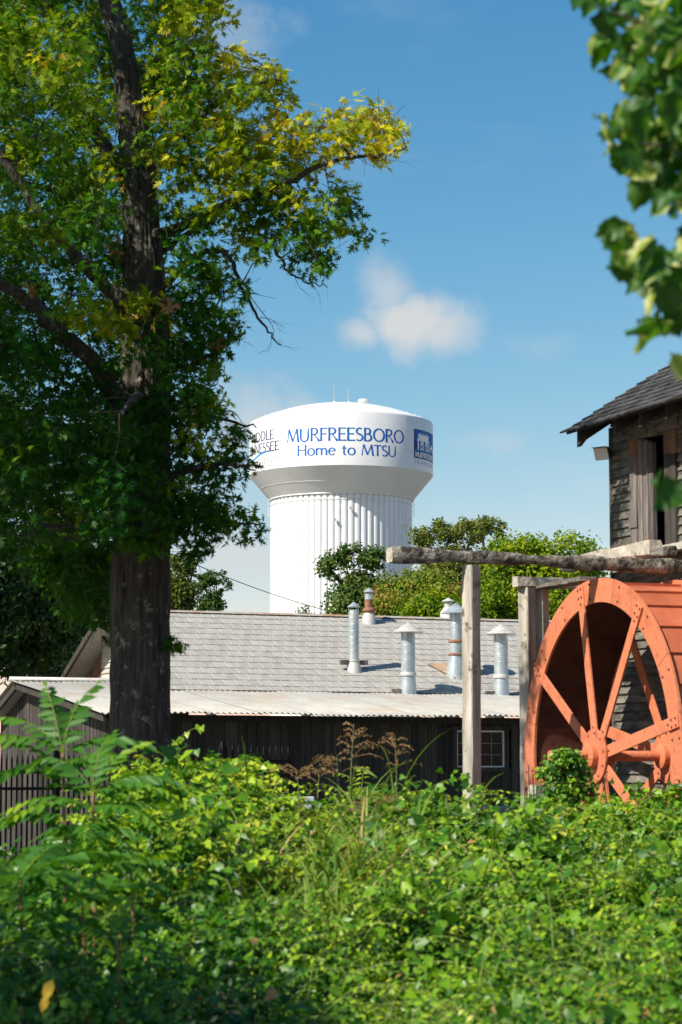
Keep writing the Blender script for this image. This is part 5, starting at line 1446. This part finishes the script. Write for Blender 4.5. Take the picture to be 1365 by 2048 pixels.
build_seedhead('brown seed head just left of and below the tallest one', 676, 1585, 1512, 17.3, -2, 14)
build_seedhead('brown seed head standing apart towards the shed window', 792, 1580, 1470, 17.6, -2, 15)
build_seedhead('short faded seed head at far left of the brown ones', 598, 1590, 1540, 17.0, -4, 8)
build_seedhead('small seed head low between the leaves left of the tall ones', 636, 1590, 1536, 17.2, 4, 8)
build_seedhead('drooping seed head half buried in leaves below the tall ones', 745, 1660, 1600, 15.8, 10, 9)
V, F, vals = [], [], []
gb = at(706, 1540, 17.5)
def wide_blade():
    mbv, mbf, vv = [], [], []
    n = 8; a = np.array(at(708, 1536, 17.5)); b = np.array(at(755, 1556, 17.4)); 
    for i in range(n + 1):
        t = i / n; p = a + (b - a) * t + np.array([0, 0, .02 * math.sin(t * 3.1)]); w = .016 * math.sin(math.pi * min(1, .15 + t * .85)) + .002
        mbv += [p - np.array([.3, 0, .9]) * w / 1.2, p + np.array([.3, 0, .9]) * w / 1.2]
    for i in range(n): mbf += [(2*i, 2*i+1, 2*i+3), (2*i, 2*i+3, 2*i+2)]
    org = np.array(at(708, 1536, 17.5))
    me = fast_mesh('grass_blade', np.array(mbv) - org, np.array(mbf), 3, 'grass_m', [.4] * len(mbf))
    o = bpy.data.objects.new('grass_blade', me); col.objects.link(o); o.location = org
    tag(o, 'single broad green grass blade sticking out beside the tallest seed head', 'grass')
wide_blade()

# vine shoot reaching up in front of the trunk foot
def build_shoot():
    P = [at(335, 1540, 18.5), at(340, 1505, 18.5), at(355, 1482, 18.4), at(378, 1462, 18.4), at(404, 1452, 18.3)]
    root = empty('vine_shoot', P[0]); tag(root, 'thin vine shoot with yellow-green leaves curving up beside the trunk foot', 'vine')
    pts = smooth_path([np.array(p - P[0]) for p in P], 5)
    MB().tube(pts, lerp_list([.005, .003, .0015], len(pts)), 6).build('stem', 'stalk_m', root, smooth=True)
    for i, q in enumerate([3, 5, 7, 9, 11, 13, 15, 17, 19, 20]):
        p = pts[min(q, len(pts)-1)]; n = 1
        leaf_cloud('leaf', p[None] + rng.normal(size=(1, 3)) * .008, np.array([[rng.normal() * .5, -.8, .5]]), [.062], [rng.uniform(.6, .9)], LEAF_HEART, 'weed_m', root, along=np.array([0, 0, -1.2]), jit_dir=.5)
    d = at(338, 1555, 18.2)
build_shoot()
# creeper climbing the wheel's lower rim
def build_creeper():
    c0 = at(1125, 1590, 23.3); root = empty('creeper', (c0.x, c0.y, 0)); tag(root, 'leafy creeper heaped against the lower rim of the waterwheel', 'vine')
    cen, vb = [], []
    for i in range(120):
        px, py = rng.normal(1130, 26), rng.uniform(1508, 1640)
        w = np.interp(py, [1505, 1530, 1600, 1640], [14, 42, 58, 80])
        px = 1130 + rng.uniform(-1, 1) * w
        p = at(px, py, 23.5 + rng.uniform(-.25, .35)); cen.append(np.array(p) - np.array(root.location)); vb.append(np.clip(rng.normal(.35, .2), 0, .9))
    pos, nr, s, v = clump_leaves(np.array(cen), np.full(len(cen), .09), 22, .055, vb, 1.0)
    nr += np.array([-.2, -.5, 0])
    leaf_cloud('foliage', pos, nr, s, v, LEAF_OVATE, 'weed_m', root, along=np.array([0, 0, -.6]))
    mb = MB()
    for i in range(8):
        a = np.array([rng.uniform(-.3, .3), rng.uniform(-.1, .1), .2]); b = a + np.array([rng.normal() * .15, 0, rng.uniform(1.2, 1.6)])
        mb.tube(smooth_path([a, (a+b)/2 + rng.normal(size=3) * .06, b], 4), .006, 5)
    mb.build('stems', 'twig_m', root)
    # second heap at the right frame edge by the rim foot
    c0 = at(1345, 1590, 21.0); root = empty('creeper', (c0.x, c0.y, 0)); tag(root, 'vine with pale tips climbing at the right frame edge below the wheel', 'vine')
    cen, vb = [], []
    for i in range(90):
        py = rng.uniform(1560, 1680); px = 1330 + rng.uniform(-70, 60)
        if py < 1590 + (1365 - px) * .1 - rng.random() * 20: continue
        p = at(px, py, 21 + rng.uniform(-.3, .3)); cen.append(np.array(p) - np.array(root.location)); vb.append(np.clip(rng.normal(.45, .2), 0, .9))
    pos, nr, s, v = clump_leaves(np.array(cen), np.full(len(cen), .09), 18, .06, vb, 1.0)
    leaf_cloud('foliage', pos, nr, s, v, LEAF_HEART, 'weed_m', root, along=np.array([0, 0, -.6]))
    # sprig on the single post
    c0 = at(940, 1575, 24.2); root = empty('creeper', (c0.x, c0.y, 0)); tag(root, 'small vine sprig climbing the foot of the single post', 'vine')
    cen = [np.array(at(x, y, 24.25)) - np.array(root.location) for x, y in [(930,1555),(936,1562),(950,1580),(955,1595),(945,1600),(932,1600),(958,1610)]]
    pos, nr, s, v = clump_leaves(np.array(cen), np.full(len(cen), .05), 10, .055, np.full(len(cen), .55), 1.0)
    nr += np.array([-.2, -.6, 0])
    leaf_cloud('foliage', pos, nr, s, v, LEAF_HEART, 'weed_m', root, along=np.array([0, 0, -.6]))
build_creeper()

# ------------------------------------------------------------------ sumac-like plants with feathery compound leaves
def frond_mesh(q, npair=9, L_=.46):
    V, F, vals = [], [], []
    tv, tf = LEAF_OVATE
    pts = []; p = np.zeros(3); ang = .45 - .02 * q
    for i in range(npair + 2):
        pts.append(p.copy()); p = p + np.array([0, math.cos(ang), math.sin(ang)]) * (L_ / (npair + 1)); ang -= .85 / npair * (1 + .2 * q / 6)
    def leaf(o, d, n, size, v):
        d = d / np.linalg.norm(d); n = n - d * n.dot(d); n /= np.linalg.norm(n); x = np.cross(d, n); b = len(V)
        for a in tv: V.append(o + x * a[0] * size * .72 + d * a[1] * size + n * a[2] * size)
        for f in tf: F.append(tuple(b + i for i in f)); vals.append(v)
    for i in range(1, npair + 1):
        t = i / npair; size = .135 * (1 - .45 * t) * (.75 + .5 * min(1, t * 4) * .5) * rng.uniform(.9, 1.1)
        d = pts[i+1] - pts[i]; d /= np.linalg.norm(d)
        for s in (-1, 1):
            leaf(pts[i], np.array([s * 1.0, 0, 0]) + d * (.45 + .3 * t) + np.array([rng.normal() * .12, rng.normal() * .14, -.35 + rng.normal() * .16]), np.array([s * .35 + rng.normal() * .2, -.1 + rng.normal() * .2, 1.0]), size * rng.uniform(.78, 1.12), np.clip(.35 + .6 * t * (q % 3) / 2 + rng.normal() * .06, 0, 1))
    leaf(pts[-1], pts[-1] - pts[-2], np.array([0, 0, 1.0]), .07, .7)
    # rachis as a thin triangular rod
    for i in range(len(pts) - 1):
        b = len(V); w = .004
        V += [pts[i] + np.array([w, 0, 0]), pts[i] - np.array([w, 0, 0]), pts[i+1] + np.array([w*.8, 0, 0]), pts[i+1] - np.array([w*.8, 0, 0]), pts[i] - np.array([0, 0, w]), pts[i+1] - np.array([0, 0, w])]
        for f in ((0, 2, 1), (1, 2, 3), (0, 4, 2), (2, 4, 5), (1, 3, 4), (3, 5, 4)): F.append(tuple(b + k for k in f)); vals.append(.9)
    return fast_mesh('frond', np.array(V), np.array(F), 3, 'sumac_m', vals)
FRONDS = [frond_mesh(q) for q in range(7)]
def build_sumac(label, px, py_base, py_top, Y, fr, lean=0):
    b = at(px, py_base, Y); t = at(px + lean, py_top, Y)
    base = Vector((b.x, b.y, .1)); root = empty('sumac_plant', base); tag(root, label, 'plant', 'feathery sumac-like plants')
    h = t - base
    pts = smooth_path([np.zeros(3), np.array(h) * .55 + np.array([.02, 0, 0]), np.array(h)], 6)
    MB().tube(pts, lerp_list([.014, .010, .006], len(pts)), 8).build('stem', 'redstem_m', root, smooth=True)
    fr = fr + [(rng.uniform(.6, .98), rng.uniform(0, 360), rng.uniform(-18, 22), rng.uniform(.6, .95)) for _ in range(len(fr) // 2 + 1)]
    for (f, az, el, sc) in fr:
        p = Vector(pts[min(len(pts)-1, int(f * (len(pts)-1)))])
        M = Matrix.Translation(p) @ Matrix.Rotation(R(az) - math.pi/2, 4, 'Z') @ Matrix.Rotation(R(el), 4, 'X') @ Matrix.Rotation(random.uniform(-.3, .3), 4, 'Y') @ Matrix.Scale(sc * 1.12, 4)
        inst('frond', FRONDS[random.randrange(7)], root, M)
# azimuth: 0 = right, 180 = left, 270 = towards the viewer, 90 = away
build_sumac('tall feathery sumac-like plant in front of the fence at far left', 126, 1720, 1505, 12.5,
            [(1,62,48,.95),(1,20,12,1.0),(1,115,50,.9),(1,150,25,.9),(1,185,8,1.0),(.97,205,-5,1.0),(.95,250,10,.7),(.92,300,0,.75),(.9,340,-8,.8),(.8,190,-12,1.1),(.75,170,-5,1.0),(.74,20,-15,.8),(.7,230,-10,1.0)])
build_sumac('second sumac-like plant in the vine leaves left of the mound', 182, 1760, 1585, 12.0,
            [(1,75,55,.8),(1,40,40,.8),(1,10,15,.9),(1,355,0,1.0),(1,140,35,.8),(.97,175,5,.9),(.95,210,-5,.9),(.92,330,-10,.9),(.85,270,-10,.8),(.8,0,-15,.9),(.8,190,-18,.9)], 4)
build_sumac('low sumac-like plant with broad dark fronds at the left frame edge', 40, 1900, 1760, 10.5,
            [(1,60,30,.8),(1,10,10,1.0),(1,330,0,1.0),(1,150,20,.9),(1,200,0,.9),(1,270,-5,.8),(.9,30,-10,1.0),(.9,300,-15,.9)])
build_sumac('small sumac-like plant deep in the shaded weeds below the mound', 165, 1920, 1800, 10.5,
            [(1,40,30,.7),(1,0,10,.8),(1,330,-5,.8),(1,130,30,.7),(1,200,0,.8),(1,270,0,.6)])
build_sumac('single-fronded sumac-like sprout among the dark weeds', 235, 1960, 1880, 10.0, [(1,20,20,.55),(1,350,-5,.55),(1,90,40,.5),(1,160,10,.5)])
build_sumac('sumac-like sprout poking from the vines beside the mound', 262, 1790, 1735, 12.0, [(1,350,0,.6),(1,30,20,.5),(1,150,10,.5),(1,300,-10,.5)])
# one yellow leaf pair at the bottom left
def yellow_leaves():
    p = at(103, 1975, 9.2); root = empty('yellow_leaf_sprig', p); tag(root, 'two bright yellow dying leaves low at the bottom left', 'leaf')
    for (dx, dy, s) in ((0.005, .03, .09), (-.012, -.03, .07)):
        leaf_cloud('leaf', np.array([[dx, 0, dy]]), np.array([[-.4, -1, .35]]), [s], [.5], LEAF_OVATE, 'yellow_leaf_m', root, along=np.array([-.35, 0, -1.5]), jit_dir=.05)
    MB().tube([(0, .01, -.2), (.004, .005, 0), (.01, 0, .05)], .002, 5).build('stem', 'stalk_m', root)
leafmat('yellow_leaf_m', [(0, (0.70, 0.42, 0.02)), (1, (0.75, 0.5, 0.03))], .3)
yellow_leaves()

# ------------------------------------------------------------------ near branch at the right edge, out of focus
def near_leaf_mesh(q):
    """broad lobed leaf, cupped along the midrib, wavy margin"""
    n = 9; V, F, vals = [], [], []
    prof = [0, .20, .36, .40, .33, .37, .30, .24, .12, 0]
    for i in range(n + 1):
        t = i / n; w = prof[i] * rng.uniform(.9, 1.1); bend = -.35 * t * t * (1 + .15 * q); wav = .03 * math.sin(t * 13 + q)
        V += [np.array([0, t, bend]), np.array([-w * .55, t - .02, bend + .05 + wav]), np.array([-w, t + .06 * (i % 2), bend + .14 + wav * 2]), np.array([w * .55, t - .02, bend + .05 - wav]), np.array([w, t + .06 * (i % 2), bend + .14 - wav * 2])]
    for i in range(n):
        a, b = 5*i, 5*(i+1)
        for (p, r_, s, u) in ((a, a+1, b+1, b), (a+1, a+2, b+2, b+1), (a, b, b+3, a+3), (a+3, b+3, b+4, a+4)):
            F += [(p, r_, s), (p, s, u)]; e_ = .35 if r_ in (a+2, b+2) or s in (b+2, b+4) else 0; vals += [.05 + .15 * q * (q % 2) + e_ * (q > 2), .05 + .15 * q * (q % 2) + e_ * (q > 2)]  # sunlit edges painted into some leaves as paler margin faces
    me = fast_mesh('leaf', np.array(V), np.array(F), 3, 'near_leaf_m', vals); me.shade_smooth()
    return me
NEAR = [near_leaf_mesh(q) for q in range(6)]
def build_near_branch():
    NY = 6.2
    o0 = at(1500, 300, NY + .1)
    root = empty('overhanging_branch', o0); tag(root, 'out-of-focus leafy branch hanging in at the upper right corner', 'branch')
    def P(px, py, d=0.0): return np.array(at(px, py, NY + d)) - np.array(o0)
    stems = [[(1560,250,.2),(1480,180,.1),(1400,110,0),(1320,60,0),(1240,30,0),(1180,10,0)], [(1560,250,.2),(1470,280,.1),(1390,280,0),(1320,290,0),(1250,280,0),(1210,240,0)],
             [(1560,250,.2),(1480,380,.1),(1420,470,0),(1360,500,0),(1290,500,0),(1230,470,0)], [(1480,380,.1),(1430,540,0),(1370,600,0),(1320,650,0)], [(1430,540,0),(1410,650,0),(1385,720,0)],
             [(1560,250,.2),(1470,120,.3),(1400,20,.3),(1340,-40,.3)]]
    for st in stems:
        pts = smooth_path([P(*q) for q in st], 5)
        MB().tube(pts, lerp_list([.008, .005, .002], len(pts)), 6).build('stem', 'twig_m', root, smooth=True)
    outline = [(1150,-20),(1165,10),(1195,35),(1215,50),(1250,75),(1200,75),(1190,100),(1215,130),(1235,160),(1270,165),(1290,175),(1275,215),(1240,210),(1185,200),(1200,240),(1210,270),(1215,300),(1250,325),(1280,345),
               (1265,370),(1300,385),(1330,430),(1375,430),(1355,500),(1300,500),(1260,460),(1205,450),(1215,490),(1240,530),(1250,580),(1300,600),(1300,640),(1285,660),(1325,665),(1360,640),(1420,690),(1420,-20)]
    pts = []; tries = 0
    while len(pts) < 240 and tries < 30000:
        tries += 1
        x, y = rng.uniform(1150, 1420), rng.uniform(-20, 690)
        if not inpoly(x, y, outline): continue
        dmin = 15
        if any((x-a)**2 + (y-b)**2 < dmin*dmin for a, b in pts): continue
        pts.append((x, y))
    for (x, y) in pts:
        d = rng.uniform(-.25, .3)
        inst_leaf(root, P(x, y, d), rng.uniform(.062, .112) * (.8 if x < 1260 else 1), x, outline)
    for (x, y, s) in ((1362, 735, .075), (1340, 985, .105), (1362, 1000, .09), (1315, 955, .06)):
        inst_leaf(root, P(x, y, 0), s, 1300, outline)
    pts2 = smooth_path([P(1460, 900, .1), P(1400, 950, 0), P(1350, 970, 0)], 4)
    MB().tube(pts2, lerp_list([.004, .002], len(pts2)), 6).build('stem', 'twig_m', root, smooth=True)
def inst_leaf(root, p, s, x, outline):
    y = Vector((rng.normal() * .5 - .35, rng.normal() * .4, rng.normal() * .45 - .35)).normalized()
    n = Vector((rng.normal() * .55 - .3, rng.normal() * .5 - .35, rng.normal() * .5 + .45)); n = (n - y * n.dot(y)).normalized(); xx = y.cross(n)
    M3 = Matrix((xx, y, n)).transposed()
    M = Matrix.Translation(Vector(p) - (M3 @ Vector((0, s * .45, 0)))) @ M3.to_4x4() @ Matrix.Scale(s, 4)
    inst('leaf', NEAR[rng.integers(6)], root, M)
build_near_branch()
